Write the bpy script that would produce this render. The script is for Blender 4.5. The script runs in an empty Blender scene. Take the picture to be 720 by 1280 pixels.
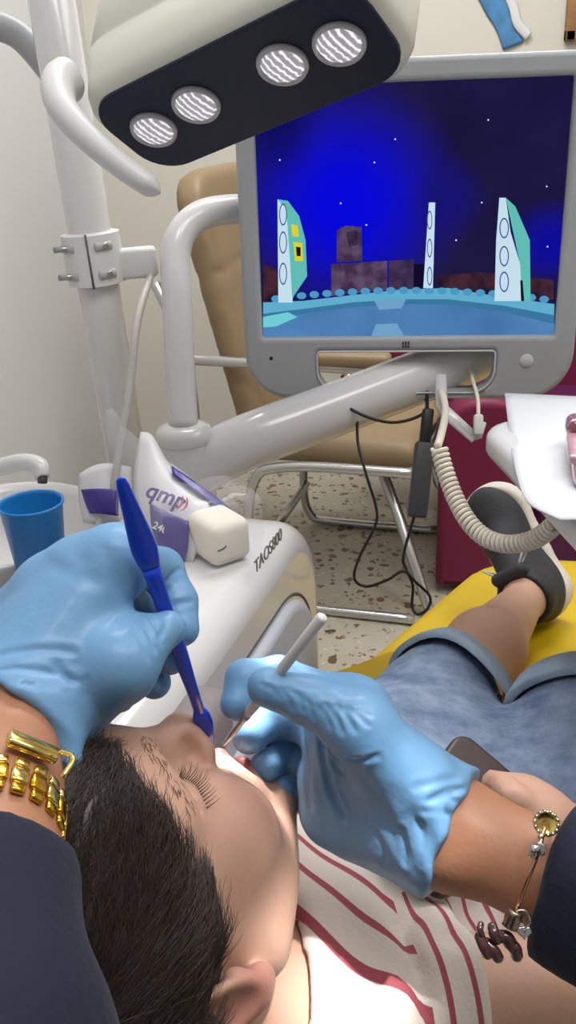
import bpy, bmesh, math, random
import numpy as np
from mathutils import Vector, Matrix
random.seed(7); RNG = np.random.default_rng(7)
SC = bpy.context.scene; COL = SC.collection
PI = math.pi
# ------------------------------------------------------------------ camera frame (720x1280 picture)
FPX = 1140.0; PITCH = math.radians(24.0); ROLL = math.radians(2.46); EYE = np.array([0, 0, 1.15])
_R0 = np.array([1.0, 0, 0]); _D0 = np.array([0, -math.sin(PITCH), -math.cos(PITCH)]); FWD = np.array([0, math.cos(PITCH), -math.sin(PITCH)])
RGT = math.cos(ROLL)*_R0 + math.sin(ROLL)*_D0; DWN = -math.sin(ROLL)*_R0 + math.cos(ROLL)*_D0
def P(x, y, d):
    return EYE + RGT*((x-360)/FPX*d) + DWN*((y-640)/FPX*d) + FWD*d
def PZ(x, y, z):
    r = RGT*((x-360)/FPX) + DWN*((y-640)/FPX) + FWD
    return EYE + r*((z-EYE[2])/r[2])
def unit(v): v = np.array(v, float); return v/np.linalg.norm(v)

# ------------------------------------------------------------------ scene helpers
ORG = {}
def link(o): COL.objects.link(o); return o
def tag(o, label=None, cat=None, group=None, kind=None):
    if label: o['label'] = label
    if cat: o['category'] = cat
    if group: o['group'] = group
    if kind: o['kind'] = kind
    return o
def thing(name, loc, label, cat, group=None):
    o = bpy.data.objects.new(name, None); link(o); o.location = loc; o.empty_display_size = .05
    ORG[o.name] = np.array(loc, float); return tag(o, label, cat, group)
def mesh_ob(name, V, F, mat, parent=None, smooth=True, loc=None, mi=None):
    """one mesh object from world-space vertices; parent = its thing or part"""
    V = np.asarray(V, float)
    org = ORG[parent.name] if parent is not None else (np.array(loc, float) if loc is not None else np.zeros(3))
    me = bpy.data.meshes.new(name)
    if isinstance(F, np.ndarray):
        n = len(F); k = F.shape[1]
        me.vertices.add(len(V)); me.vertices.foreach_set('co', (V-org).astype(np.float32).ravel())
        me.loops.add(n*k); me.loops.foreach_set('vertex_index', F.astype(np.int32).ravel())
        me.polygons.add(n); me.polygons.foreach_set('loop_start', np.arange(0, n*k, k, dtype=np.int32))
        me.update(calc_edges=True); me.validate()
    else:
        me.from_pydata([tuple(v) for v in (V-org)], [], [tuple(int(i) for i in f) for f in F]); me.update()
    mats = mat if isinstance(mat, (list, tuple)) else [mat]
    for m in mats: me.materials.append(m)
    if mi is not None: me.polygons.foreach_set('material_index', np.asarray(mi, np.int32))
    me.polygons.foreach_set('use_smooth', np.full(len(me.polygons), bool(smooth)))
    o = bpy.data.objects.new(name, me); link(o)
    if parent is not None:
        o.parent = parent; ORG[o.name] = org
    else:
        o.location = org; ORG[o.name] = org
    return o
def bm_arrays(bm):
    bm.verts.index_update()
    V = np.array([v.co[:] for v in bm.verts]); F = [[v.index for v in f.verts] for f in bm.faces]; bm.free(); return V, F
class Acc:
    """collects shapes into one mesh"""
    def __init__(s): s.V = []; s.F = []; s.n = 0; s.m = []
    def add(s, VF, m=0):
        V, F = VF; s.V.append(np.asarray(V, float))
        for f in F: s.F.append([int(i)+s.n for i in f]); s.m.append(m)
        s.n += len(V); return s
    def get(s): return np.concatenate(s.V), s.F
    def build(s, name, mat, parent=None, smooth=True, loc=None):
        V, F = s.get(); o = mesh_ob(name, V, F, mat, parent, smooth, loc, s.m); 
        return o
def sharp(o, deg=35):
    me = o.data; bm = bmesh.new(); bm.from_mesh(me); a = math.radians(deg)
    for e in bm.edges:
        e.smooth = not (len(e.link_faces) == 2 and e.calc_face_angle(0) > a)
    bm.to_mesh(me); bm.free(); return o
def rbox(c, size, ax=None, bev=.004, seg=3):
    """bevelled box: centre c, full sizes, axes columns ax"""
    bm = bmesh.new(); bmesh.ops.create_cube(bm, size=1)
    for v in bm.verts: v.co = Vector((v.co.x*size[0], v.co.y*size[1], v.co.z*size[2]))
    if bev > 0: bmesh.ops.bevel(bm, geom=bm.edges[:], offset=min(bev, .49*min(size)), segments=seg, profile=.5, affect='EDGES')
    V, F = bm_arrays(bm)
    if ax is not None: V = V @ np.array(ax).T
    return V+np.array(c), F
def frame(z, hint=(0, 0, 1)):
    z = unit(z); h = np.array(hint, float)
    if abs(z @ unit(h)) > .97: h = np.array([1.0, 0, 0])
    x = unit(np.cross(h, z)); return x, np.cross(z, x), z
def lathe(prof, base, axis=(0, 0, 1), n=32, cap=True, hint=(0, 1, 0)):
    """prof = [(radius, height)...]"""
    x, y, z = frame(axis, hint); V = []; F = []
    a = np.linspace(0, 2*PI, n, endpoint=False); cs = np.outer(np.cos(a), x)+np.outer(np.sin(a), y)
    for r, h in prof: V.append(np.array(base)+cs*r+z*h)
    for i in range(len(prof)-1):
        for j in range(n): F.append([i*n+j, i*n+(j+1) % n, (i+1)*n+(j+1) % n, (i+1)*n+j])
    if cap:
        F.append(list(range(n))[::-1]); F.append([(len(prof)-1)*n+j for j in range(n)])
    return np.concatenate(V), F
def smooth_path(pts, n=8, closed=False):
    pts = np.asarray(pts, float); out = []; N = len(pts)
    for i in range(N if closed else N-1):
        if closed: p0, p1, p2, p3 = pts[(i-1) % N], pts[i], pts[(i+1) % N], pts[(i+2) % N]
        else: p0 = pts[i-1] if i else 2*pts[0]-pts[1]; p1 = pts[i]; p2 = pts[i+1]; p3 = pts[i+2] if i+2 < N else 2*pts[-1]-pts[-2]
        for t in np.linspace(0, 1, n, endpoint=False):
            out.append(.5*((2*p1)+(p2-p0)*t+(2*p0-5*p1+4*p2-p3)*t*t+(3*p1-p0-3*p2+p3)*t**3))
    if not closed: out.append(pts[-1])
    return np.array(out)
def tube(pts, rad, n=12, cap=True, closed=False, hint=(0, 0, 1), flat=None):
    """round (or flat: (a,b) scale) tube along points"""
    pts = np.asarray(pts, float); N = len(pts); rad = np.broadcast_to(np.asarray(rad, float), (N,))
    T = np.roll(pts, -1, 0)-np.roll(pts, 1, 0)
    if not closed: T[0] = pts[1]-pts[0]; T[-1] = pts[-1]-pts[-2]
    T /= np.linalg.norm(T, axis=1)[:, None]+1e-12
    x, y, _ = frame(T[0], hint); V = []; a = np.linspace(0, 2*PI, n, endpoint=False)
    fa, fb = flat if flat else (1, 1)
    for i in range(N):
        if i:
            x = x-T[i]*(x @ T[i]); x /= np.linalg.norm(x); y = np.cross(T[i], x)
        V.append(pts[i]+rad[i]*(np.outer(np.cos(a)*fa, x)+np.outer(np.sin(a)*fb, y)))
    F = []
    for i in range(N if closed else N-1):
        k = (i+1) % N
        for j in range(n): F.append([i*n+j, i*n+(j+1) % n, k*n+(j+1) % n, k*n+j])
    if cap and not closed:
        F.append(list(range(n))[::-1]); F.append([(N-1)*n+j for j in range(n)])
    return np.concatenate(V), F
def rounded_tube(pts, r, n=16, e=.35):
    """tube with softly rounded ends"""
    pts = np.asarray(pts, float); d0 = unit(pts[0]-pts[1]); d1 = unit(pts[-1]-pts[-2])
    k = [(1.0, .0), (.92, .4), (.7, .75), (.35, .95), (.02, 1.0)]
    A = [pts[0]+d0*r*e*b for a, b in k[::-1]]; RA = [a*r for a, b in k[::-1]]
    B = [pts[-1]+d1*r*e*b for a, b in k]; RB = [a*r for a, b in k]
    return tube(np.concatenate([A, pts[1:-1], B]), RA+[r]*(len(pts)-2)+RB, n)
def plate(loops, thick, bev, M, res=2, bres=2):
    """flat plate with holes: loops = list of closed 2-D polylines, extruded +-thick/2, mapped by M (origin, x, y, n)"""
    cu = bpy.data.curves.new('tmp', 'CURVE'); cu.dimensions = '2D'; cu.fill_mode = 'BOTH'
    cu.extrude = max(thick/2-bev, 1e-5); cu.bevel_depth = bev; cu.bevel_resolution = bres; cu.offset = -bev
    for lp in loops:
        s = cu.splines.new('POLY'); s.points.add(len(lp)-1); s.use_cyclic_u = True
        for p, q in zip(s.points, lp): p.co = (q[0], q[1], 0, 1)
    V, F = curve_arrays(cu)
    o, x, y, n = [np.array(a, float) for a in M]
    return o+V[:, :1]*x+V[:, 1:2]*y+V[:, 2:]*n, F
def curve_arrays(cu):
    ob = bpy.data.objects.new('tmp', cu); COL.objects.link(ob)
    dg = bpy.context.evaluated_depsgraph_get(); dg.update()
    me = bpy.data.meshes.new_from_object(ob.evaluated_get(dg))
    V = np.array([v.co[:] for v in me.vertices]).reshape(-1, 3); F = [list(p.vertices) for p in me.polygons]
    COL.objects.unlink(ob); bpy.data.objects.remove(ob); bpy.data.curves.remove(cu); bpy.data.meshes.remove(me)
    return V, F
def text_arrays(txt, size, M, ext=.0004, shear=0, space=1.0, bold=0):
    cu = bpy.data.curves.new('tmp', 'FONT'); cu.body = txt; cu.size = size; cu.extrude = ext; cu.align_x = 'CENTER'; cu.align_y = 'CENTER'; cu.shear = shear; cu.space_character = space; cu.offset = bold
    V, F = curve_arrays(cu); o, x, y, n = [np.array(a, float) for a in M]
    return o+V[:, :1]*x+V[:, 1:2]*y+V[:, 2:]*n, F
def rrect(x0, y0, x1, y1, r, n=6):
    r = r if isinstance(r, (list, tuple)) else [r]*4; out = []
    for (cx, cy, a0, rr) in ((x1, y1, 0, r[2]), (x0, y1, PI/2, r[3]), (x0, y0, PI, r[0]), (x1, y0, 1.5*PI, r[1])):
        sx = -1 if cx == x1 else 1; sy = -1 if cy == y1 else 1
        for t in np.linspace(0, PI/2, n): out.append((cx+sx*rr+rr*math.cos(a0+t), cy+sy*rr+rr*math.sin(a0+t)))
    return out
# ------------------------------------------------------------------ signed-distance modelling
def rc(Q, a, b, r1, r2):
    a = np.asarray(a, float); b = np.asarray(b, float); ab = b-a
    t = np.clip((Q-a) @ ab/(ab @ ab), 0, 1); return np.linalg.norm(Q-a-t[:, None]*ab, axis=1)-(r1+(r2-r1)*t)
def ell(Q, c, r, A=None):
    q = Q-np.asarray(c, float)
    if A is not None: q = q @ np.asarray(A, float)
    r = np.asarray(r, float); k0 = np.linalg.norm(q/r, axis=1); k1 = np.linalg.norm(q/(r*r), axis=1)+1e-9
    return k0*(k0-1)/k1
def sbox(Q, c, h, rd, A=None):
    q = Q-np.asarray(c, float)
    if A is not None: q = q @ np.asarray(A, float)
    q = np.abs(q)-(np.asarray(h, float)-rd)
    return np.linalg.norm(np.maximum(q, 0), axis=1)+np.minimum(q.max(1), 0)-rd
def smin(a, b, k): h = np.maximum(k-np.abs(a-b), 0)/k; return np.minimum(a, b)-h*h*k*.25
def smax(a, b, k): return -smin(-a, -b, k)
def segd(Q, a, b): return rc(Q, a, b, 0, 0)
def groove(d, Q, pts, depth, w):
    for a, b in zip(pts[:-1], pts[1:]):
        e = np.exp(-(segd(Q, a, b)/w)**2); d = d+depth*e
    return d
def axis_grid(lo, hi, h, fine=None):
    if not fine: return np.arange(lo, hi+h, h)
    a, b, hf = fine; out = []; x = lo
    while x < hi+h:
        out.append(x)
        g = h if (x < a-1e-9 or x > b) else hf
        dd = max(a-x, x-b, 0); g = min(h, hf+dd*.12); x += g
    return np.array(out)
def isomesh(fn, xs, ys, zs, B=12, marg=.006):
    nx, ny, nz = len(xs), len(ys), len(zs); S = np.ones((nx, ny, nz), np.float32)
    bl = [(i, j, k) for i in range(0, nx, B) for j in range(0, ny, B) for k in range(0, nz, B)]
    rng = [(slice(i, min(i+B, nx)), slice(j, min(j+B, ny)), slice(k, min(k+B, nz))) for i, j, k in bl]
    lo = np.array([[xs[a.start], ys[b.start], zs[c.start]] for a, b, c in rng]); hi = np.array([[xs[a.stop-1], ys[b.stop-1], zs[c.stop-1]] for a, b, c in rng])
    dc = fn((lo+hi)/2); hd = np.linalg.norm(hi-lo, axis=1)/2
    act = [n for n in range(len(bl)) if abs(dc[n]) < 1.35*hd[n]+marg]
    actset = set(act)
    for n in range(len(bl)):
        if n not in actset: S[rng[n]] = dc[n]
    for s in range(0, len(act), 160):
        pts = []; shp = []
        for n in act[s:s+160]:
            a, b, c = rng[n]; X, Y, Z = np.meshgrid(xs[a], ys[b], zs[c], indexing='ij')
            pts.append(np.stack([X.ravel(), Y.ravel(), Z.ravel()], 1)); shp.append(X.shape)
        d = fn(np.concatenate(pts)); o = 0
        for n, sh in zip(act[s:s+160], shp):
            m = sh[0]*sh[1]*sh[2]; S[rng[n]] = d[o:o+m].reshape(sh); o += m
    I = S < 0
    cnt = np.zeros((nx-1, ny-1, nz-1), np.int8)
    for a in (0, 1):
        for b in (0, 1):
            for c in (0, 1): cnt += I[a:nx-1+a, b:ny-1+b, c:nz-1+c]
    cells = np.argwhere((cnt > 0) & (cnt < 8)); idx = np.full(cnt.shape, -1, np.int64); idx[tuple(cells.T)] = np.arange(len(cells))
    acc = np.zeros((len(cells), 3)); num = np.zeros(len(cells)); co = [(a, b, c) for a in (0, 1) for b in (0, 1) for c in (0, 1)]
    for p in co:
        for ax in range(3):
            if p[ax]: continue
            q = list(p); q[ax] = 1
            ip = cells+np.array(p); iq = cells+np.array(q); sp = S[tuple(ip.T)]; sq = S[tuple(iq.T)]
            m = (sp < 0) != (sq < 0); t = np.where(m, sp/(sp-sq+1e-20), 0)
            w = ip.astype(float); w[:, ax] += t
            acc[m] += w[m]; num[m] += 1
    g = acc/num[:, None]
    V = np.stack([np.interp(g[:, 0], np.arange(nx), xs), np.interp(g[:, 1], np.arange(ny), ys), np.interp(g[:, 2], np.arange(nz), zs)], 1)
    Fs = []
    for ax in range(3):
        u, v = (ax+1) % 3, (ax+2) % 3
        sl0 = [slice(None)]*3; sl1 = [slice(None)]*3; sl0[ax] = slice(0, -1); sl1[ax] = slice(1, None)
        A = I[tuple(sl0)]; Bq = I[tuple(sl1)]
        e = np.argwhere(A != Bq); e = e[(e[:, u] > 0) & (e[:, v] > 0) & (e[:, u] < I.shape[u]-1) & (e[:, v] < I.shape[v]-1)]
        q = []
        for du, dv in ((-1, -1), (0, -1), (0, 0), (-1, 0)):
            c = e.copy(); c[:, u] += du; c[:, v] += dv; q.append(idx[tuple(c.T)])
        q = np.stack(q, 1); flip = ~A[tuple(e.T)]; q[flip] = q[flip][:, ::-1]; Fs.append(q)
    F = np.concatenate(Fs); F = F[(F >= 0).all(1)]
    return V, F
def relax(V, F, it=2, lam=.5):
    n = len(V)
    for _ in range(it):
        s = np.zeros((n, 3)); c = np.zeros(n)
        for a, b in ((0, 1), (1, 2), (2, 3), (3, 0)):
            np.add.at(s, F[:, a], V[F[:, b]]); np.add.at(c, F[:, a], 1); np.add.at(s, F[:, b], V[F[:, a]]); np.add.at(c, F[:, b], 1)
        V = V+lam*(s/np.maximum(c, 1)[:, None]-V)
    return V
def sdf_ob(name, fn, lo, hi, h, mat, parent=None, fine=None, it=2, loc=None, mif=None):
    g = [axis_grid(lo[i], hi[i], h, fine[i] if fine else None) for i in range(3)]
    V, F = isomesh(fn, *g); V = relax(V, F, it)
    mi = mif(V[F].mean(1)) if mif else None
    return mesh_ob(name, V, F, mat, parent, True, loc, mi)
def fattr(o, name, vals):
    a = o.data.attributes.new(name, 'FLOAT', 'POINT'); a.data.foreach_set('value', np.asarray(vals, np.float32))
def wverts(o):
    V = np.empty(len(o.data.vertices)*3, np.float32); o.data.vertices.foreach_get('co', V); return V.reshape(-1, 3).astype(float)+ORG[o.name]
# ------------------------------------------------------------------ materials
def lin(c): return tuple((x/12.92 if x <= .04045 else ((x+.055)/1.055)**2.4) for x in c)
def rgb(r, g, b): return lin((r/255, g/255, b/255))+(1,)
def mat(name, col, rough=.5, metal=0, noise=0, nscale=20, bump=0, bscale=60, coat=0, sss=0, sssr=(.01, .004, .002), trans=0, spec=None, ior=1.45, alpha=1, sheen=0, stretch=None):
    m = bpy.data.materials.new(name); m.use_nodes = True; nt = m.node_tree; b = nt.nodes['Principled BSDF']
    b.inputs['Base Color'].default_value = col; b.inputs['Roughness'].default_value = rough; b.inputs['Metallic'].default_value = metal
    b.inputs['Coat Weight'].default_value = coat; b.inputs['Transmission Weight'].default_value = trans; b.inputs['IOR'].default_value = ior; b.inputs['Alpha'].default_value = alpha
    if spec is not None: b.inputs['Specular IOR Level'].default_value = spec
    if sheen: b.inputs['Sheen Weight'].default_value = sheen
    if sss: b.inputs['Subsurface Weight'].default_value = sss; b.inputs['Subsurface Radius'].default_value = sssr; b.inputs['Subsurface Scale'].default_value = 1.0
    tc = None
    if noise or bump:
        tc = nt.nodes.new('ShaderNodeTexCoord'); src = tc.outputs['Object']
        if stretch:
            mp = nt.nodes.new('ShaderNodeMapping'); mp.inputs['Scale'].default_value = stretch; nt.links.new(src, mp.inputs['Vector']); src = mp.outputs['Vector']
    if noise:
        n = nt.nodes.new('ShaderNodeTexNoise'); n.inputs['Scale'].default_value = nscale; n.inputs['Detail'].default_value = 5; nt.links.new(src, n.inputs['Vector'])
        mr = nt.nodes.new('ShaderNodeMapRange'); mr.inputs['From Min'].default_value = .3; mr.inputs['From Max'].default_value = .7; mr.inputs['To Min'].default_value = 1-noise; mr.inputs['To Max'].default_value = 1+noise
        nt.links.new(n.outputs['Fac'], mr.inputs['Value'])
        mx = nt.nodes.new('ShaderNodeVectorMath'); mx.operation = 'SCALE'; mx.inputs[0].default_value = col[:3]; nt.links.new(mr.outputs['Result'], mx.inputs['Scale'])
        nt.links.new(mx.outputs['Vector'], b.inputs['Base Color'])
    if bump:
        n = nt.nodes.new('ShaderNodeTexNoise'); n.inputs['Scale'].default_value = bscale; n.inputs['Detail'].default_value = 4; nt.links.new(src, n.inputs['Vector'])
        bp = nt.nodes.new('ShaderNodeBump'); bp.inputs['Strength'].default_value = bump; bp.inputs['Distance'].default_value = .002; nt.links.new(n.outputs['Fac'], bp.inputs['Height']); nt.links.new(bp.outputs['Normal'], b.inputs['Normal'])
    return m
def emis(name, col, s=1):
    m = bpy.data.materials.new(name); m.use_nodes = True; nt = m.node_tree; nt.nodes.clear(); e = nt.nodes.new('ShaderNodeEmission'); o = nt.nodes.new('ShaderNodeOutputMaterial')
    e.inputs['Color'].default_value = col; e.inputs['Strength'].default_value = s; nt.links.new(e.outputs[0], o.inputs[0]); return m
# ================================================================== materials of the room
M_white = mat('white_enamel', rgb(206, 204, 203), .22, coat=.35)
M_whitem = mat('white_plastic', rgb(212, 211, 210), .38)
M_cream = mat('cream_enamel', rgb(206, 206, 194), .3, coat=.3)
M_greyp = mat('grey_plastic', rgb(156, 158, 161), .42)
M_dkgrey = mat('dark_grey_plastic', rgb(62, 62, 66), .45)
M_black = mat('black_rubber', rgb(22, 22, 24), .45)
M_chrome = mat('chrome', rgb(190, 190, 192), .22, metal=1)
M_steel = mat('steel', rgb(170, 170, 172), .35, metal=1)
M_groove = mat('groove_shadow_gap', rgb(90, 90, 88), .7)
M_beige = mat('beige_leatherette', rgb(136, 115, 86), .5, noise=.06, nscale=8, bump=.15, bscale=180)
M_magenta = mat('magenta_vinyl', rgb(112, 18, 58), .5, noise=.05, nscale=6)
M_plum = mat('plum_vinyl', rgb(84, 26, 70), .5)
M_yellow = mat('yellow_upholstery', rgb(198, 166, 14), .42, noise=.05, nscale=7, bump=.12, bscale=40)
M_hose = mat('grey_hose', rgb(182, 180, 175), .45)
M_coil = mat('cream_cord', rgb(226, 218, 202), .45)
# ================================================================== the setting
def wall_mat(name, c, n=.02):
    return mat(name, c, .75, noise=n, nscale=2.2, bump=.06, bscale=120)
def terrazzo():
    m = bpy.data.materials.new('terrazzo'); m.use_nodes = True; nt = m.node_tree; b = nt.nodes['Principled BSDF']; N = nt.nodes.new; Lk = nt.links.new
    tc = N('ShaderNodeTexCoord'); b.inputs['Roughness'].default_value = .32
    nz = N('ShaderNodeTexNoise'); nz.inputs['Scale'].default_value = 9; Lk(tc.outputs['Object'], nz.inputs['Vector'])
    base = N('ShaderNodeMix'); base.data_type = 'RGBA'; base.inputs['A'].default_value = rgb(186, 179, 162); base.inputs['B'].default_value = rgb(168, 160, 142); Lk(nz.outputs['Fac'], base.inputs['Factor'])
    cur = base.outputs['Result']
    for sc, thr, ca, cb in ((30, .22, rgb(120, 92, 66), rgb(66, 58, 50)), (48, .2, rgb(150, 112, 80), rgb(92, 86, 76)), (90, .2, rgb(120, 104, 84), rgb(214, 208, 192))):
        d = N('ShaderNodeTexNoise'); d.inputs['Scale'].default_value = sc*.8; Lk(tc.outputs['Object'], d.inputs['Vector'])
        ad = N('ShaderNodeMix'); ad.data_type = 'RGBA'; ad.inputs['Factor'].default_value = .03; Lk(tc.outputs['Object'], ad.inputs['A']); Lk(d.outputs['Color'], ad.inputs['B'])
        v = N('ShaderNodeTexVoronoi'); v.inputs['Scale'].default_value = sc; Lk(ad.outputs['Result'], v.inputs['Vector'])
        sep = N('ShaderNodeSeparateColor'); Lk(v.outputs['Color'], sep.inputs['Color'])
        rad = N('ShaderNodeMath'); rad.operation = 'MULTIPLY'; rad.inputs[1].default_value = .52; Lk(sep.outputs['Red'], rad.inputs[0])
        sub = N('ShaderNodeMath'); sub.operation = 'SUBTRACT'; sub.inputs[1].default_value = thr-.1; Lk(rad.outputs[0], sub.inputs[0])
        lt = N('ShaderNodeMath'); lt.operation = 'LESS_THAN'; Lk(v.outputs['Distance'], lt.inputs[0]); Lk(sub.outputs[0], lt.inputs[1])
        ch = N('ShaderNodeMix'); ch.data_type = 'RGBA'; ch.inputs['A'].default_value = ca; ch.inputs['B'].default_value = cb; Lk(sep.outputs['Green'], ch.inputs['Factor'])
        mx = N('ShaderNodeMix'); mx.data_type = 'RGBA'; Lk(lt.outputs[0], mx.inputs['Factor']); Lk(cur, mx.inputs['A']); Lk(ch.outputs['Result'], mx.inputs['B']); cur = mx.outputs['Result']
    Lk(cur, b.inputs['Base Color']); return m
def struct(name, V, F, m): o = mesh_ob(name, V, F, m, None, False); o['kind'] = 'structure'; return o
def slab(x0, y0, z0, x1, y1, z1): return rbox(((x0+x1)/2, (y0+y1)/2, (z0+z1)/2), (x1-x0, y1-y0, z1-z0), None, 0)
WYB = 3.0
struct('floor', *slab(-1.1, -1.8, -.1, 2.6, WYB+.1, 0), terrazzo())
struct('wall_back', *slab(-1.1, WYB, 0, 2.6, WYB+.1, 2.7), wall_mat('wall_paint_warm', rgb(206, 202, 190)))
wl0 = np.array([-.53, WYB, 0]); wl1 = np.array([-.80, -1.8, 0]); wd = unit(wl1-wl0); wn = np.array([wd[1], -wd[0], 0])
struct('wall_left', *rbox((wl0+wl1)/2+wn*.05+[0, 0, 1.35], (np.linalg.norm(wl1-wl0), .1, 2.7), np.array([wd, -wn, [0, 0, 1]]).T, 0), wall_mat('wall_paint_grey', rgb(204, 203, 203)))
struct('wall_right', *slab(2.5, -1.8, 0, 2.6, WYB, 2.7), wall_mat('wall_paint_right', rgb(206, 202, 190)))
struct('ceiling', *slab(-1.1, -1.8, 2.7, 2.6, WYB+.1, 2.8), mat('ceiling_paint', rgb(225, 224, 220), .8))
# things on the far wall
def onwall(x, y): r = P(x, y, 1)-EYE; return EYE+r*((WYB-EYE[1])/r[1])
pts = smooth_path([onwall(612, -20), onwall(622, 5), onwall(634, 30), onwall(641, 58)], 6)
a = Acc(); a.add(tube(pts+[0, -.0045, 0], np.linspace(.046, .030, len(pts)), 14, flat=(1, .12), hint=(0, 1, 0)))
o = a.build('plastic_strip', mat('blue_plastic_film', rgb(78, 132, 178), .3, noise=.2, nscale=30), None, loc=pts[-1])
tag(o, 'crumpled blue plastic strip taped to the wall above the monitor', 'strip')
a = Acc(); a.add(tube(smooth_path([onwall(627, -20)+[0, -.010, 0], onwall(640, 8)+[0, -.011, 0], onwall(646, 30)+[0, -.011, 0], onwall(660, 46)+[0, -.010, 0]], 6), .014, 8, flat=(1, .3), hint=(0, 1, 0)))
a.build('film_edge', mat('clear_film', rgb(214, 216, 216), .2), o)
c = onwall(741, -10); o = thing('picture_frame', c+[0, -.02, 0], 'edge of a light brown wooden frame on the far wall at top right', 'frame')
a = Acc()
for dx, dz, sx, sz in ((-.06, 0, .03, .25), (.06, 0, .03, .25), (0, .11, .15, .03), (0, -.11, .15, .03)): a.add(rbox(c+[dx, -.012, dz], (sx, .024, sz), None, .004))
a.build('moulding', mat('light_wood', rgb(150, 112, 72), .5, noise=.2, nscale=12, stretch=(1, 1, 6)), o); mesh_ob('backing', *rbox(c+[0, -.006, 0], (.1, .008, .2), None, 0), mat('cork_backing', rgb(190, 160, 120), .8), o)
# ================================================================== monitor
MR = unit([.9919, -.1231, -.0060]); MD = unit([-.0099, -.0366, -.9998]); MD = unit(MD-MR*(MD @ MR)); MN = np.cross(MR, MD)   # MN points away from the camera
if MN[1] < 0: MN = -MN
MO = np.array([-.0179, 1.0897, 1.1692])
def MP(u, v, n=0): return MO+MR*u+MD*v+MN*n     # screen plane, u right, v down (metres), n behind
def S(x, y):
    r = P(x, y, 1)-EYE; t = ((MO-EYE) @ MN)/(r @ MN); q = EYE+r*t-MO; return (q @ MR, q @ MD)
mon = thing('monitor', MP(.169, .36, .02), 'grey flat monitor with handle slot showing a dark blue video game scene', 'monitor')
outer = rrect(-.022, -.024, .362, .345, [.012, .012, .055, .055], 10)
outer = [(x, y) for x, y in outer]
hole = rrect(0, 0, .338, .27, .002, 2)[::-1]
s0 = [S(x, y) for x, y in ((397, 438), (617, 437), (617, 462), (600, 487), (430, 489), (400, 470))]
sx0, sy0 = min(p[0] for p in s0), min(p[1] for p in s0); sx1, sy1 = max(p[0] for p in s0), max(p[1] for p in s0)
slot = rrect(sx0, sy0, sx1, sy1, [.004, .004, .028, .028], 8)[::-1]
a = Acc(); a.add(plate([outer, hole, slot], .03, .006, (MP(0, 0, .007), MR, MD, MN), bres=3))
bez = a.build('bezel', M_greyp, mon); sharp(bez, 40)
a = Acc(); a.add(plate([rrect(.005, .005, .333, .28, .02, 6)], .03, .008, (MP(0, 0, .036), MR, MD, MN)))
bk = a.build('back_housing', M_greyp, mon); sharp(bk, 40)
# slot rim, power button, sensor, small mark
rim = [np.array(MP(x, y, -.0085)) for x, y in slot[::-1]]
mesh_ob('slot_rim', *tube(rim, .0012, 6, closed=True), mat('slot_rim_plastic', rgb(188, 189, 191), .4), mon)
u, v = S(657, 449); mesh_ob('power_button', *lathe([(.0001, 0), (.0072, 0), (.0078, .0006), (.0078, .004)], MP(u, v, -.0092), MN, 24), mat('button_plastic', rgb(186, 188, 190), .4), mon)
u, v = S(340, 446); mesh_ob('sensor', *lathe([(.0022, 0), (.0022, .003)], MP(u, v, -.0088), MN, 16), M_black, mon)
u, v = S(507, 429); a = Acc()
for i in range(3):
    for j in range(2):
        a.add(rbox(MP(u+(i-1)*.0032, v+(j-.5)*.0042, -.0086), (.0022, .0034, .0012), np.array([MR, MD, MN]).T, .0004, 1))
a.build('maker_mark', M_dkgrey, mon)
# picture on the screen: flat pieces glowing, built on the screen plane
SCRN = []; SMAT = []
def sm(c, s=1.0):
    m = emis('screen_glow', rgb(*c), s); SMAT.append(m); return len(SMAT)-1
def screen_bg():
    m = bpy.data.materials.new('screen_space'); m.use_nodes = True; nt = m.node_tree; nt.nodes.clear(); N = nt.nodes.new; Lk = nt.links.new
    e = N('ShaderNodeEmission'); o = N('ShaderNodeOutputMaterial'); tc = N('ShaderNodeTexCoord')
    def blob(px, py, rx, ry):
        u, v = S(px, py); w = MP(u, v)-ORG[mon.name]
        mp = N('ShaderNodeVectorMath'); mp.operation = 'SUBTRACT'; mp.inputs[1].default_value = w; Lk(tc.outputs['Object'], mp.inputs[0])
        ml = N('ShaderNodeVectorMath'); ml.operation = 'MULTIPLY'; ml.inputs[1].default_value = (1/rx, 0, 1/ry); Lk(mp.outputs[0], ml.inputs[0])
        ln = N('ShaderNodeVectorMath'); ln.operation = 'LENGTH'; Lk(ml.outputs[0], ln.inputs[0])
        mr = N('ShaderNodeMapRange'); mr.interpolation_type = 'SMOOTHSTEP'; mr.inputs['From Min'].default_value = .1; mr.inputs['From Max'].default_value = 1.1; mr.inputs['To Min'].default_value = 1; mr.inputs['To Max'].default_value = 0
        Lk(ln.outputs['Value'], mr.inputs['Value']); return mr.outputs[0]
    cur = None; nz = N('ShaderNodeTexNoise'); nz.inputs['Scale'].default_value = 14; Lk(tc.outputs['Object'], nz.inputs['Vector'])
    mx = N('ShaderNodeMix'); mx.data_type = 'RGBA'; mx.inputs['A'].default_value = rgb(16, 12, 44); mx.inputs['B'].default_value = rgb(36, 30, 74); Lk(nz.outputs['Fac'], mx.inputs['Factor']); cur = mx.outputs['Result']
    for px, py, rx, ry, c in ((430, 255, .13, .13, rgb(6, 8, 214)), (560, 250, .045, .05, rgb(22, 18, 110)), (690, 305, .06, .05, rgb(14, 12, 150)), (348, 130, .05, .09, rgb(14, 12, 90))):
        mx = N('ShaderNodeMix'); mx.data_type = 'RGBA'; Lk(cur, mx.inputs['A']); mx.inputs['B'].default_value = c; Lk(blob(px, py, rx, ry), mx.inputs['Factor']); cur = mx.outputs['Result']
    Lk(cur, e.inputs['Color']); e.inputs['Strength'].default_value = 1.05; Lk(e.outputs[0], o.inputs[0]); return m
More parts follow.
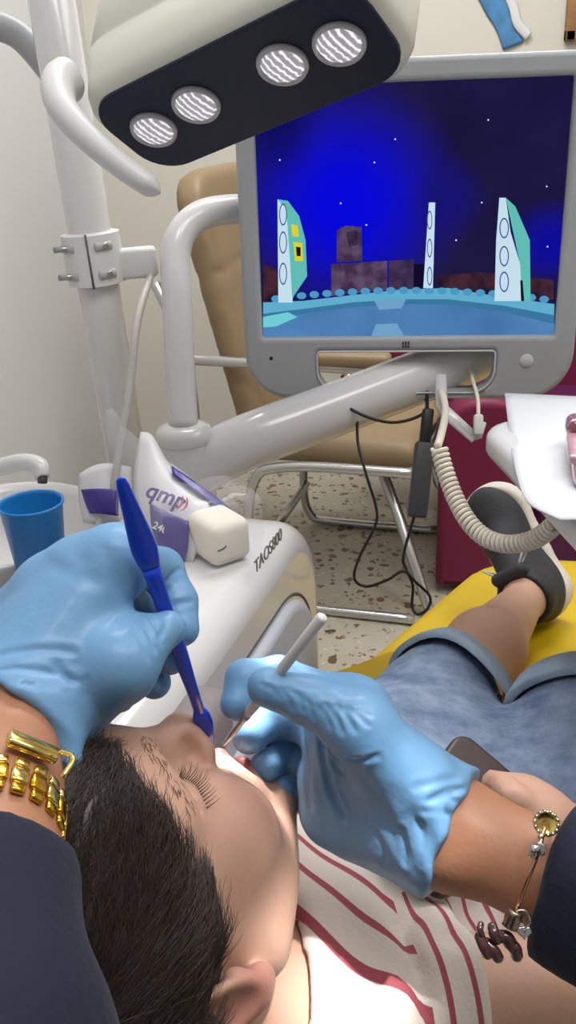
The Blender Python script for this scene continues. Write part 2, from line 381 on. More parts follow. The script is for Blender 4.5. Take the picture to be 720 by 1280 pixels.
def screen_noise(c1, c2, sc):
    m = emis('screen_glow', rgb(*c1)); nt = m.node_tree; N = nt.nodes.new; e = [n for n in nt.nodes if n.type == 'EMISSION'][0]
    tc = N('ShaderNodeTexCoord'); nz = N('ShaderNodeTexNoise'); nz.inputs['Scale'].default_value = sc; nz.inputs['Detail'].default_value = 3; nt.links.new(tc.outputs['Object'], nz.inputs['Vector'])
    mr = N('ShaderNodeMapRange'); mr.inputs['From Min'].default_value = .4; mr.inputs['From Max'].default_value = .62; nt.links.new(nz.outputs['Fac'], mr.inputs['Value'])
    mx = N('ShaderNodeMix'); mx.data_type = 'RGBA'; mx.inputs['A'].default_value = rgb(*c1); mx.inputs['B'].default_value = rgb(*c2); nt.links.new(mr.outputs[0], mx.inputs['Factor']); nt.links.new(mx.outputs['Result'], e.inputs['Color'])
    SMAT.append(m); return len(SMAT)-1
SMAT.append(screen_bg())
sa = Acc(); u0, v0, u1, v1 = 0, 0, .338, .27
sa.add(([MP(u0, v0), MP(u1, v0), MP(u1, v1), MP(u0, v1)], [[0, 1, 2, 3]]), 0)
LAY = [0.0]
def spoly(pts, m):
    LAY[0] -= .00003; V = []
    for x, y in pts:
        u, v = S(x, y); V.append(MP(min(max(u, 0), .338), min(max(v, 0), .27), LAY[0]))
    sa.add((V, [list(range(len(V)))]), m)
def sell(cx, cy, rx, ry, m, n=20): spoly([(cx+rx*math.cos(t), cy+ry*math.sin(t)) for t in np.linspace(0, 2*PI, n, endpoint=False)], m)
stone = screen_noise((96, 76, 104), (62, 44, 74), 60); stone2 = screen_noise((70, 52, 84), (40, 30, 60), 60); dark = sm((18, 12, 40)); brown = screen_noise((70, 40, 50), (30, 18, 40), 40)
spoly([(329, 330), (345, 335), (352, 380), (329, 384)], brown)
spoly([(548, 345), (600, 340), (640, 345), (692, 350), (692, 375), (548, 372)], brown)
spoly([(421, 288), (432, 282), (452, 284), (453, 326), (421, 328)], stone); spoly([(433, 290), (446, 288), (448, 306), (436, 308)], stone2)
spoly([(414, 330), (484, 326), (484, 362), (414, 370)], stone); spoly([(486, 326), (517, 324), (517, 362), (486, 362)], stone2); spoly([(517, 330), (530, 330), (530, 360), (517, 362)], dark)
rimc = sm((96, 172, 204)); rimd = sm((58, 118, 160)); fl = screen_noise((82, 132, 184), (70, 116, 168), 9); fl2 = sm((112, 160, 200)); bump = sm((76, 152, 196))
spoly([(329, 378), (380, 376), (430, 370), (500, 362), (560, 360), (620, 370), (693, 380), (693, 424), (329, 424)], rimc)
spoly([(329, 392), (380, 386), (440, 378), (500, 374), (560, 374), (630, 382), (693, 394), (693, 424), (329, 424)], rimd)
spoly([(329, 402), (380, 392), (440, 384), (500, 380), (560, 381), (630, 390), (693, 405), (693, 424), (329, 424)], fl)
for i, x in enumerate(np.linspace(345, 680, 22)):
    yy = 378-14*math.sin((x-329)/364*PI)**.7; sell(x, yy-1, 6, 4.5, bump, 12)
spoly([(468, 376), (508, 373), (502, 385), (474, 387)], fl2); spoly([(464, 424), (470, 405), (496, 404), (505, 424)], fl2); spoly([(329, 396), (360, 390), (372, 396), (345, 408), (329, 409)], sm((110, 206, 212)))
lp = sm((196, 222, 236)); teal = sm((96, 188, 178)); ring = sm((62, 84, 150)); yel = sm((224, 206, 40)); blk = sm((24, 20, 30))
spoly([(347, 249), (358, 254), (366, 378), (348, 378)], lp); spoly([(347, 249), (360, 251), (374, 270), (382, 300), (384, 345), (366, 372), (358, 262)], teal)
for cy in (268, 303, 342): sell(354, cy, 5, 14, ring); sell(354, cy, 3.8, 12, lp)
spoly([(364, 280), (372, 282), (374, 296), (366, 295)], yel); spoly([(367, 302), (378, 304), (379, 326), (369, 326)], yel); spoly([(370, 308), (376, 309), (376, 320), (371, 320)], blk)
spoly([(536, 253), (544, 253), (541, 360), (529, 360)], lp)
for cy in (275, 310, 345): sell(537, cy, 3.4, 12, ring, 14); sell(537, cy, 2.4, 10, lp, 14)
spoly([(624, 247), (632, 247), (638, 290), (650, 330), (652, 376), (618, 376), (620, 300)], lp); spoly([(632, 247), (644, 258), (662, 300), (663, 376), (652, 376), (650, 330)], teal)
for cy in (285, 320, 352): sell(630, cy, 6, 13, ring); sell(630, cy, 4.6, 11, lp)
spoly([(650, 350), (653, 350), (655, 376), (651, 376)], blk)
st = sm((220, 225, 255))
for x, y in ((406, 130), (494, 174), (468, 203), (602, 253), (683, 233), (684, 308), (426, 254), (458, 281), (570, 300), (350, 200), (610, 150)): sell(x, y, 1.1, 1.1, st, 8)
scr = sa.build('screen', SMAT, mon, smooth=False)
# ================================================================== monitor arm with bent post
ap = P(231, 552, 1.05)
arm = thing('monitor_stand', ap-[0, 0, .09], 'thick glossy white support arm with bent post holding the monitor', 'arm')
mesh_ob('pivot', *lathe([(.026, -.095), (.031, -.09), (.032, -.06), (.032, .0), (.030, .004)], ap, (0, 0, 1), 32), M_white, arm)
mesh_ob('collar', *lathe([(.031, 0), (.0335, .003), (.0335, .010), (.030, .018), (.0215, .021), (.017, .022)], ap, (0, 0, 1), 32), M_white, arm)
p0 = ap+[0, 0, .015]; pt = [p0, P(226, 470, 1.048), P(221, 370, 1.045), P(219, 325, 1.046), P(227, 292, 1.05), P(250, 270, 1.062), P(285, 262, 1.085), P(330, 262, 1.12)]
mesh_ob('bent_post', *tube(smooth_path(pt, 8), .0172, 20), M_white, arm)
pa = [ap+[0, 0, -.04], P(300, 556, 1.06), P(420, 511, 1.09), P(600, 442, 1.135), P(640, 426, 1.15)]
mesh_ob('beam', *rounded_tube(smooth_path(pa, 8), .0325, 28), M_white, arm)
mesh_ob('mount_bracket', *rbox(MP(.06, .10, .085), (.08, .09, .06), np.array([MR, MD, MN]).T, .01), M_white, arm)
# ================================================================== column, clamp, hose
pt0, pt1 = np.array([-.235, 1.126, 1.36]), np.array([-.197, 1.128, .45])
pole = thing('column', [pt1[0], pt1[1], 0], 'tall white steel column with a bolted clamp beside the left wall', 'column')
pt1b = pt1+(pt1-pt0)*.45
a = Acc(); a.add(tube([pt0+(pt0-pt1)*.5, pt1b], .0255, 36)); a.build('tube', M_white, pole)
mesh_ob('foot_plate', *lathe([(.09, 0), (.09, .012), (.03, .02), (.026, .06)], [pt1b[0], pt1b[1], 0], (0, 0, 1), 32), M_white, pole)
ca = P(110, 326, 1.075); pz = unit(pt0-pt1); cx_ = unit(np.cross(pz, FWD)); cy_ = np.cross(pz, cx_)
if cx_ @ RGT < 0: cx_ = -cx_; cy_ = -cy_
pc = pt0+(pt1-pt0)*((ca-pt0) @ (pt1-pt0)/((pt1-pt0) @ (pt1-pt0)))
clamp = mesh_ob('clamp', *lathe([(.027, -.031), (.0345, -.029), (.0352, 0), (.0345, .029), (.027, .031)], pc, pz, 40), M_whitem, pole); sharp(clamp, 40)
nf = -FWD-pz*(-FWD @ pz); nf = unit(nf)
sx_ = unit(np.cross(nf, pz)); sx_ = sx_ if sx_ @ RGT > 0 else -sx_
def cpt(ang, h, r=.0355): return pc+pz*h+(math.cos(ang)*nf+math.sin(ang)*sx_)*r
a = Acc(); a.add(tube([cpt(.02, -.031, .0348), cpt(.02, .031, .0348)], .0014, 6)); a.build('clamp_gap', M_groove, clamp)
for ang, L in ((-.75, -1), (.62, 1)):
    for h in (.016, -.016):
        q = cpt(ang, h, .0312); d = unit(cpt(ang, 0, 1)-pc)
        tdir = unit(np.cross(pz, d)); e1 = q-tdir*.011; e2 = q+tdir*.008
        r_ = mesh_ob('bolt_recess', *rounded_tube([e1, (e1+e2)/2, e2], .0062, 12), mat('recess', rgb(172, 171, 168), .5), clamp)
        b1 = q+d*.004
        if L < 0: b0 = b1-sx_*.012; mesh_ob('bolt', *lathe([(.0036, 0), (.0036, .020)], b0-sx_*.004, sx_, 12), M_steel, clamp)
        else: mesh_ob('bolt', *lathe([(.0045, -.002), (.0045, .0025), (.003, .003)], b1, d, 6), M_steel, clamp)
# side wing of the clamp and hose
wq = P(163, 334, 1.07); wx = unit(sx_)
mesh_ob('clamp_wing', *rbox(pc+wx*.05+pz*(-.010), (.05, .022, .036), np.array([wx, np.cross(pz, wx), pz]).T, .006), M_whitem, pole)
hp = [pc+wx*.068-pz*.02, P(172, 400, 1.055), P(163, 480, 1.045), P(150, 560, 1.035), P(138, 625, 1.03), P(118, 668, 1.02)]
mesh_ob('hose', *tube(smooth_path(hp, 8), .0046, 12), M_hose, pole)
lm = [P(-25, 27, 1.12), P(0, 33, 1.12), P(22, 43, 1.125), P(42, 62, 1.13), P(66, 92, 1.14)]
mesh_ob('side_arm', *tube(smooth_path(lm, 8), .017, 18), M_greyp, pole)
# ================================================================== surgical lamp
la = unit(RGT*.82+DWN*(-.10)+FWD*(-.56)); ln = unit(RGT*(-.061)+DWN*.962+FWD*(-.263)); ln = unit(ln-la*(ln @ la)); lb = np.cross(ln, la)
if lb @ DWN < 0: lb = -lb
LC = P(302, 107, .665)
def LP(a_, b_, n_=0): return LC+la*a_+lb*b_-ln*n_
lamp = thing('dental_lamp', LC, 'cream overhead dental lamp with four round lights in a black panel', 'lamp')
def ring_(hx, hy, r, cx=0, cy=0): return np.array(rrect(cx-hx, cy-hy, cx+hx, cy+hy, r, 8))
secs = [(.118, .045, .030, .0, .0), (.124, .051, .034, .004, .0), (.127, .054, .036, .012, .0), (.129, .056, .036, .045, .0), (.1265, .0535, .036, .048, 0), (.1265, .0535, .036, .0515, 0), (.129, .056, .036, .055, 0), (.128, .055, .036, .09, .0), (.122, .052, .034, .125, 0), (.10, .04, .03, .145, 0), (.05, .02, .015, .152, 0)]
V = []; F = []; n = None
for hx, hy, r, nn, cy in secs:
    q = ring_(hx, hy, r); n = len(q); V += [LP(x, y, nn-.002) for x, y in q]
for i in range(len(secs)-1):
    for j in range(n): F.append([i*n+j, i*n+(j+1) % n, (i+1)*n+(j+1) % n, (i+1)*n+j])
F.append(list(range(n))); F.append([(len(secs)-1)*n+j for j in range(n)][::-1])
hs = mesh_ob('housing', V, F, M_cream, lamp); sharp(hs, 60)
a = Acc(); a.add(plate([[(x, y) for x, y in ring_(.1185, .0455, .030)]], .006, .001, (LP(0, 0, -.0015), la, lb, ln)))
pan = a.build('light_panel', mat('black_panel', rgb(28, 32, 52), .4, spec=.25), lamp); sharp(pan)
def lens_mat():
    m = bpy.data.materials.new('led_lens'); m.use_nodes = True; nt = m.node_tree; N = nt.nodes.new; Lk = nt.links.new; b = nt.nodes['Principled BSDF']
    tc = N('ShaderNodeTexCoord'); mp = N('ShaderNodeMapping'); mp.inputs['Rotation'].default_value = (.3, .5, .6); Lk(tc.outputs['Object'], mp.inputs['Vector'])
    w = N('ShaderNodeTexWave'); w.inputs['Scale'].default_value = 62; w.inputs['Distortion'].default_value = 2.2; w.inputs['Detail Scale'].default_value = 4; Lk(mp.outputs[0], w.inputs['Vector'])
    r = N('ShaderNodeMapRange'); r.inputs['From Min'].default_value = .55; r.inputs['From Max'].default_value = .9; r.inputs['To Min'].default_value = .18; r.inputs['To Max'].default_value = .85; Lk(w.outputs['Fac'], r.inputs['Value'])
    b.inputs['Base Color'].default_value = rgb(170, 168, 178); b.inputs['Roughness'].default_value = .15; b.inputs['Emission Color'].default_value = (1, .96, 1, 1); Lk(r.outputs[0], b.inputs['Emission Strength']); return m
ML = lens_mat(); MRIM = mat('lens_rim', rgb(176, 176, 180), .35, metal=.2)
LEDS = []
for x, y in ((192, 163), (245, 132), (353, 82), (424, 56)):
    r = P(x, y, 1)-EYE; t = ((LP(0, 0, -.006)-EYE) @ ln)/(r @ ln); q = EYE+r*t; LEDS.append(q)
    l_ = mesh_ob('lens', *lathe([(0.0001, .0042), (.008, .004), (.0135, .0025), (.0155, .0)], q, ln, 32, cap=False), ML, lamp)
    mesh_ob('lens_rim', *lathe([(.0155, .0), (.0158, .0018), (.0178, .0022), (.0186, 0), (.0186, -.002)], q, ln, 32, cap=False), MRIM, l_)
# handles
def lhandle(pts, r0, r1, nm='handle'):
    pp = smooth_path(pts, 8); r = np.linspace(r0, r1, len(pp)); k = len(pp)
    r = r*np.minimum(1, np.sqrt(np.clip((k-1-np.arange(k))/2.2, .02, 1)))*np.minimum(1, np.sqrt(np.clip(np.arange(k)/2.2, .05, 1)))
    return mesh_ob(nm, *tube(pp, r, 20, flat=(.8, 1.0), hint=DWN), M_whitem, lamp)
lhandle([P(92, 96, .715), P(74, 108, .70), P(78, 135, .685), P(110, 172, .672), P(155, 210, .662), P(200, 241, .655)], .0175, .0095)
mesh_ob('suspension_arm', *tube(smooth_path([LP(0, -.01, .1), LP(0, -.02, .2), LP(-.06, -.03, .3), pt0+(pt0-pt1)*.42+np.array([.052, -.02, 0])], 10), .02, 20), M_cream, lamp)
# ================================================================== water unit (white cabinet left of the patient)
ue = unit([.33, .944, 0]); un = np.array([ue[1], -ue[0], 0])      # along the face, outward normal of the face
UF = PZ(402, 668, .715); UF = np.array([UF[0], UF[1], 0])           # far upper corner of the face
def UP(s, z, n=0): return UF+ue*s+np.array([0, 0, z])+un*n         # s from the far end (negative = nearer)
UT = .765; UW = .20
unit_ = thing('dental_unit', UP(-.3, 0, -.1), 'glossy white dental unit cabinet with raised oval side panel and lettering', 'dental unit')
prof = rrect(-.62, .06, .0, UT, [.03, .03, .105, .06], 14)
a = Acc(); a.add(plate([prof], UW, .03, (UF+un*(-UW/2), ue, np.array([0, 0, 1.0]), un), bres=5)); b_ = a.build('cabinet', M_white, unit_); sharp(b_, 50)
inner = rrect(-.60, .10, -.042, UT-.062, [.03, .03, .10, .05], 14)
gp = [UP(s, z, -.001) for s, z in inner]
mesh_ob('panel_gap', *tube(gp, .0022, 6, closed=True), M_groove, b_)
inner2 = rrect(-.595, .105, -.047, UT-.067, [.03, .03, .096, .05], 14)
a = Acc(); a.add(plate([inner2], .024, .010, (UF+un*(-.004), ue, np.array([0, 0, 1.0]), un), bres=4)); M_side = mat('cool_white_panel', rgb(188, 191, 200), .42); pn = a.build('side_panel', M_side, unit_); sharp(pn, 50)
inner3 = rrect(-.58, .12, -.085, UT-.12, [.03, .03, .10, .05], 14)
a = Acc(); a.add(plate([inner3], .02, .009, (UF+un*(.004), ue, np.array([0, 0, 1.0]), un), bres=4)); pn2 = a.build('raised_panel', M_side, pn); sharp(pn2, 50)
def onface(x, y):
    r = P(x, y, 1)-EYE; return EYE+r*(((UF-EYE) @ un+.0005)/(r @ un))
tx = unit(ue*1+np.array([0, 0, .0])); tz = np.array([0, 0, 1.0])
mesh_ob('lettering', *text_arrays('TAOS800', .0185, (onface(336, 688), tx, tz, un), .0005, space=1.0), mat('lettering_grey', rgb(116, 118, 110), .5), unit_, False)
bp = PZ(8, 690, .69); bp = np.array([bp[0], bp[1], 0])
mesh_ob('base', *rbox(UP(-.3, .03, -UW/2), (.5, .18, .06), np.array([ue, un, [0, 0, 1]]).T, .01), M_whitem, unit_)
# bowl and faucet
bowl = thing('spittoon_bowl', bp, 'round white spittoon bowl on a stand at the left edge', 'bowl')
R_ = .122
mesh_ob('basin', *lathe([(.03, .63), (.07, .645), (.105, .68), (R_-.004, .716), (R_, .724), (R_-.001, .729), (R_-.006, .729), (R_-.012, .720), (.095, .688), (.06, .662), (.015, .655), (.0005, .655)], bp, (0, 0, 1), 48, cap=False), M_white, bowl)
mesh_ob('stand', *lathe([(.10, 0), (.10, .02), (.05, .05), (.045, .5), (.06, .63), (.04, .65)], bp, (0, 0, 1), 32), M_whitem, bowl)
fz = smooth_path([bp+[-.07, .125, .66], bp+[-.09, .125, .73], P(-30, 592, 1.08), P(0, 584, 1.06), P(30, 578, 1.045), P(49, 583, 1.035), P(53, 597, 1.03)], 8)
fr = np.interp(np.linspace(0, 1, len(fz)), [0, .5, .85, 1], [.012, .0105, .0105, .008])
fc = thing('faucet', bp+[-.07, .125, .64], 'white curved water spout above the round bowl', 'faucet')
mesh_ob('spout', *tube(fz, fr, 18), M_white, fc)
mesh_ob('nozzle', *lathe([(.0055, -.002), (.0055, .006), (.004, .007)], fz[-1], DWN, 16), M_dkgrey, fc)
mesh_ob('faucet_base', *lathe([(.018, -.03), (.018, .006), (.012, .012)], bp+[-.07, .125, .65], (0, 0, 1), 20), M_white, fc)
# cup on a round holder
cc = P(38, 627, .90); cb = cc-[0, 0, .088]
ch = thing('cup_holder', [cb[0], cb[1], 0], 'white round cup platform under the blue cup', 'cup holder')
mesh_ob('platform', *lathe([(.034, cb[2]-.014), (.037, cb[2]-.010), (.037, cb[2]-.004), (.034, cb[2]-.0005)], [cb[0], cb[1], 0], (0, 0, 1), 32), M_white, ch)
mesh_ob('post', *lathe([(.05, 0), (.05, .02), (.016, .03), (.016, cb[2]-.012)], [cb[0], cb[1], 0], (0, 0, 1), 24), M_whitem, ch)
r0, r1 = .0225, .0312
cup = mesh_ob('plastic_cup', *lathe([(.0001, .003), (r0-.002, .003), (r0, 0), (r0+.001, .002), (r1-.0004, .085), (r1+.0012, .0855), (r1+.0014, .0875), (r1, .088), (r1-.0014, .087), (r1-.0022, .084), (r0-.0008, .005), (.0001, .005)], cb, (0, 0, 1), 48, cap=False), mat('blue_cup_plastic', rgb(22, 112, 178), .32, sss=.15, sssr=(.005, .01, .02)), None, True, cb)
tag(cup, 'empty blue plastic cup standing beside the white bowl', 'cup')
# ================================================================== napkin packs
M_print = mat('purple_print', rgb(56, 38, 128), .4, coat=.1); M_film = mat('clear_bag_film', rgb(236, 236, 240), .12, trans=.0, alpha=.10, bump=.8, bscale=45, spec=.9)
M_film.node_tree.nodes['Principled BSDF'].inputs['Coat Weight'].default_value = 1
M_sheet = mat('white_bag_sheet', rgb(206, 204, 208), .45, bump=.3, bscale=30); M_napkin = mat('cream_napkin', rgb(222, 216, 202), .8, bump=.2, bscale=150)
pk = PZ(250, 712, UT); 
pack = thing('napkin_pack', pk, 'open clear bag of white napkins with purple print on the unit beside the column', 'bag')
pf = unit(un*.8-ue*.6); pe = np.cross([0, 0, 1.0], pf); up = np.array([0, 0, 1.0])     # pf faces the camera side
PC = PZ(248, 664, UT+.034)
PA = np.array([pe, pf, up]).T
def PK(x, y, z): return PC+pe*x+pf*y+up*z
nap = mesh_ob('napkin_stack', *rbox(PK(.023, -.004, -.012), (.043, .052, .042), PA, .010, 4), M_napkin, pack)
def fpack(Q):
    d = sbox(Q, PK(.0, -.004, 0), (.056, .036, .036), .014, PA)
    d = smin(d, rc(Q, PK(-.035, -.01, .02), PK(-.062, -.02, .118), .030, .006), .03)
    n = np.sin(Q[:, 0]*150+Q[:, 2]*90)*np.sin(Q[:, 1]*130-Q[:, 2]*170)
    return d+n*.0014
sdf_ob('clear_film', fpack, PC-.14, PC+.16, .004, M_film, pack, it=1)
# white printed sheet wrapped over the left half, its tail pulled up
def patch(rows, th, name, m, parent, sub=4):
    rows = [smooth_path(r, sub) for r in rows]; G = np.array(rows); G = np.stack([smooth_path(G[:, j], sub) for j in range(G.shape[1])], 1)
    R, C = G.shape[:2]; du = np.gradient(G, axis=0); dv = np.gradient(G, axis=1); nn = np.cross(du, dv); nn /= np.linalg.norm(nn, axis=2)[..., None]+1e-9
    V = np.concatenate([(G+nn*th/2).reshape(-1, 3), (G-nn*th/2).reshape(-1, 3)]); F = []; K = R*C
    for i in range(R-1):
        for j in range(C-1):
            q = [i*C+j, i*C+j+1, (i+1)*C+j+1, (i+1)*C+j]; F.append(q); F.append([k+K for k in q[::-1]])
    bd = [(0, j) for j in range(C)]+[(i, C-1) for i in range(1, R)]+[(R-1, j) for j in range(C-2, -1, -1)]+[(i, 0) for i in range(R-2, 0, -1)]
    for (i, j), (k, l) in zip(bd, bd[1:]+bd[:1]): F.append([i*C+j, i*C+j+K, k*C+l+K, k*C+l])
    return mesh_ob(name, V, F, m, parent)
d0 = .93
sh = patch([[P(176, 540, 0.9293), P(168, 600, 0.9053), P(178, 650, 0.8861), P(200, 688, 0.8766)],
            [P(190, 545, 0.9245), P(192, 600, 0.8861), P(200, 650, 0.8670), P(215, 697, 0.8603)],
            [P(207, 575, 0.9149), P(222, 610, 0.8766), P(232, 655, 0.8555), P(240, 706, 0.8507)],
            [P(222, 590, 0.9149), P(250, 622, 0.8766), P(262, 640, 0.8555), P(240, 706, 0.8502)]], .002, 'printed_sheet', M_sheet, pack)
patch([[P(187, 629, 0.8665), P(190, 660, 0.8617), P(198, 684, 0.8598)], [P(212, 641, 0.8560), P(212, 668, 0.8531), P(216, 695, 0.8521)], [P(236, 652, 0.8493), P(235, 680, 0.8464), P(231, 702, 0.8469)]], .001, 'print_block', M_print, sh)
def wtext(t, px, py, d, size, ang, m, nm, nrm, parent, shear=0):
    n = unit(nrm); x = unit(RGT*math.cos(ang)+DWN*math.sin(ang)); x = unit(x-n*(x @ n)); y = np.cross(n, x); return mesh_ob(nm, *text_arrays(t, size, (P(px, py, d), x, y, n), .0003, shear, bold=size*.022), m, parent, False)
n_s = -unit(P(212, 668, 0.8531)-EYE)+RGT*.15
wtext('qmp', 207, 620, 0.8593, .022, .32, M_print, 'lettering', n_s, sh, .2)
wtext('))', 230, 629, 0.8545, .014, .4, mat('red_print', rgb(190, 90, 110), .4), 'lettering', n_s, sh)
wtext('240', 200, 660, 0.8545, .0095, .42, M_sheet, 'lettering', n_s, sh)
patch([[P(214, 583, 0.8929), P(240, 600, 0.8833), P(270, 622, 0.8737), P(292, 640, 0.8641)], [P(216, 592, 0.8833), P(240, 612, 0.8737), P(268, 632, 0.8622), P(286, 648, 0.8546)]], .002, 'purple_edge', M_print, pack)
M_wrap = mat('hazy_bag_film', rgb(232, 232, 236), .15, alpha=.42, bump=1.0, bscale=70, spec=.8); M_wrap.node_tree.nodes['Principled BSDF'].inputs['Coat Weight'].default_value = 1
patch([[P(212, 578, .912), P(232, 612, .882), P(246, 645, .858)], [P(238, 596, .912), P(262, 622, .880), P(272, 650, .856)], [P(266, 622, .905), P(288, 644, .880), P(294, 668, .868)], [P(290, 642, .895), P(302, 662, .884), P(304, 690, .876)]], .0012, 'film_fold', M_wrap, pack)
mesh_ob('dark_mark', *tube(smooth_path([P(272, 689, 0.8254), P(281, 684, 0.8273), P(286, 672, 0.8311)], 6), [.001]*12+[.001], 8), M_dkgrey, pack)
pk2 = PZ(125, 660, UT-.06)
pack2 = thing('tissue_pack', P(130, 655, 1.045), 'white and purple tissue pack half hidden behind the blue instrument', 'packet')
patch([[P(104, 596, 1.05), P(106, 625, 1.045), P(112, 655, 1.04)], [P(130, 585, 1.05), P(132, 620, 1.04), P(134, 655, 1.035)], [P(160, 590, 1.06), P(160, 620, 1.05), P(160, 660, 1.04)]], .03, 'wrapper', M_sheet, pack2)
patch([[P(102, 612, 1.028), P(107, 628, 1.024), P(113, 642, 1.022)], [P(120, 611, 1.018), P(122, 626, 1.015), P(124, 642, 1.014)], [P(148, 612, 1.018), P(148, 626, 1.014), P(148, 645, 1.012)]], .002, 'print_block', M_print, pack2)
mesh_ob('pack_shelf', *rbox(UP(-.12, UT-.10, -UW-.06), (.2, .12, .03), np.array([ue, un, [0, 0, 1]]).T, .01), M_white, unit_)
# ================================================================== instrument tray at right
TZ = .855
tp = [PZ(x, y, TZ) for x, y in ((618, 549), (646, 500))]
t0 = PZ(617, 548, TZ); t1 = PZ(640, 500, TZ); t2 = PZ(722, 655, TZ)
tx_ = unit(t2-t0); tx_[2] = 0; tx_ = unit(tx_); ty_ = np.array([-tx_[1], tx_[0], 0]); ty_ = ty_ if ty_[0] > 0 else -ty_
o2 = t0
def TP(a_, b_, z=0): return o2+tx_*a_+ty_*b_+np.array([0, 0, z])
tray = thing('instrument_tray', TP(.15, .2, -.05), 'white instrument tray table under a paper sheet at right edge', 'tray')
out = rrect(-.055, 0, .36, .42, [.04, .02, .03, .04], 8)
a = Acc(); a.add(plate([out], .028, .010, (o2+[0, 0, -.014], tx_, ty_, np.array([0, 0, 1.0])), bres=4)); tb = a.build('tray_body', M_white, tray); sharp(tb, 50)
q = TP(.135, -.0005, -.015); mesh_ob('screw', *lathe([(.0042, -.001), (.0042, .0012), (.002, .0018)], q, -ty_, 12), M_steel, tray)
mesh_ob('tray_stem', *tube([TP(.18, .25, -.03), TP(.18, .25, -.10), TP(.18, .7, -.14)], .022, 20), M_white, tray)
def PS(x, y, dz=.003): return PZ(x, y, TZ+dz)
pr = [[P(631, 492, .945), P(637, 545, .872), PS(645, 590, .004), PS(660, 628, .004), PS(700, 650, .004)],
      [P(680, 494, .945), PS(690, 545, .004), PS(700, 585, .004), PS(720, 622, .004), PS(745, 650, .004)],
      [P(740, 497, .94), PS(760, 545, .004), PS(780, 585, .004), PS(800, 625, .004), PS(830, 660, .004)]]
def PSk(p): p = np.array(p); p[2] = max(p[2], TZ+.002) if False else p[2]; return p
paper = patch(pr, .0012, 'paper_sheet', mat('paper_white', rgb(206, 208, 212), .8), None, 5)
tag(paper, 'white paper sheet covering the instrument tray', 'paper')
pb = PS(720, 618, .004)
box = thing('plastic_case', pb, 'pink translucent plastic case lying on the paper sheet', 'case')
M_pink = mat('pink_translucent', rgb(166, 108, 122), .15, trans=.35, coat=.4)
a = Acc(); e1 = unit(PS(712, 548)-PS(722, 625)); e1[2] = 0; e1 = unit(e1); e2 = np.array([e1[1], -e1[0], 0]); e2 = e2 if e2[0] > 0 else -e2
pq = PS(699, 618, .0)
def BX(a_, b_, c_): return pq+e1*a_+e2*b_+np.array([0, 0, c_])
AX = np.array([e1, e2, [0, 0, 1]]).T
a.add(rbox(BX(.055, .05, .012), (.11, .08, .018), AX, .008, 4)); a.build('case_body', M_pink, box)
mesh_ob('case_lid', *rbox(BX(.098, .05, .026), (.028, .088, .018), AX, .008, 4), mat('pink_lid', rgb(150, 84, 100), .2, trans=.25, coat=.4), box)
mesh_ob('case_clip', *rbox(BX(.05, .012, .022), (.06, .012, .008), AX, .003, 3), mat('pink_clip', rgb(196, 150, 160), .2, trans=.2, coat=.4), box)
# ================================================================== coiled cord, bracket, cables under the monitor
cp = smooth_path([P(549, 560, .93), P(556, 587, .925), P(568, 620, .915), P(584, 650, .90), P(605, 671, .885), P(632, 680, .865), P(660, 677, .845), P(680, 667, .825), P(694, 655, .81)], 12)
seg = np.linalg.norm(np.diff(cp, axis=0), axis=1); L = np.r_[0, np.cumsum(seg)]; turns = 37; ss = np.linspace(0, L[-1], turns*12+1)
ctr = np.stack([np.interp(ss, L, cp[:, i]) for i in range(3)], 1); T = np.gradient(ctr, axis=0); T /= np.linalg.norm(T, axis=1)[:, None]
x0 = unit(np.cross(FWD, T[0])); hel = []
for i in range(len(ctr)):
    x0 = unit(x0-T[i]*(x0 @ T[i])); y0 = np.cross(T[i], x0); ph = 2*PI*i/12; hel.append(ctr[i]+.0072*(x0*math.cos(ph)+y0*math.sin(ph)))
cord = thing('coiled_cord', P(605, 671, .885), 'cream coiled cord hanging in a loop in front of the shoe', 'cord')
mesh_ob('coil', *tube(hel, .0023, 7), M_coil, cord)
mesh_ob('cord_lead', *tube(smooth_path([P(551, 490, 1.06), P(556, 505, 1.03), P(556, 522, 1.0), P(551, 545, .95), P(547, 558, .935)], 8), .0042, 10), M_coil, cord)
brk = thing('cable_hook', P(552, 480, 1.09), 'small white angled hook hanging below the monitor', 'hook')
mesh_ob('hook_arm', *tube([P(551, 470, 1.07), P(552, 508, 1.055), P(560, 518, 1.05), P(594, 548, 1.04), P(599, 546, 1.04), P(606, 528, 1.04)], [.007, .007, .0078, .0066, .005, .003], 10, flat=(1, .6)), M_white, brk)
con = thing('connector', P(598, 480, 1.05), 'white inline plug on a thin cord under the monitor slot', 'plug')
mesh_ob('plug_body', *rbox(P(598, 531, 1.035), (.011, .024, .008), np.array([RGT, DWN, FWD]).T, .003, 3), M_whitem, con)
mesh_ob('plug_cord', *tube(smooth_path([P(588, 440, 1.12), P(590, 470, 1.09), P(597, 497, 1.05), P(598, 520, 1.036)], 6), .0022, 8), M_coil, con)
cbA = smooth_path([P(527, 432, 1.14), P(527, 462, 1.13), P(527, 490, 1.11), P(534, 505, 1.09), P(524, 520, 1.075), P(489, 528, 1.06), P(449, 517, 1.06), P(424, 497, 1.07), P(428, 470, 1.09)], 8)
c1 = thing('power_cable', P(480, 520, 1.06), 'black cable sagging just under the monitor bezel', 'cable'); mesh_ob('cable', *tube(cbA, .0019, 8), M_black, c1)
c2 = thing('adapter_cable', P(520, 600, 1.05), 'black inline power adapter hanging on a thin looping cable', 'adapter')
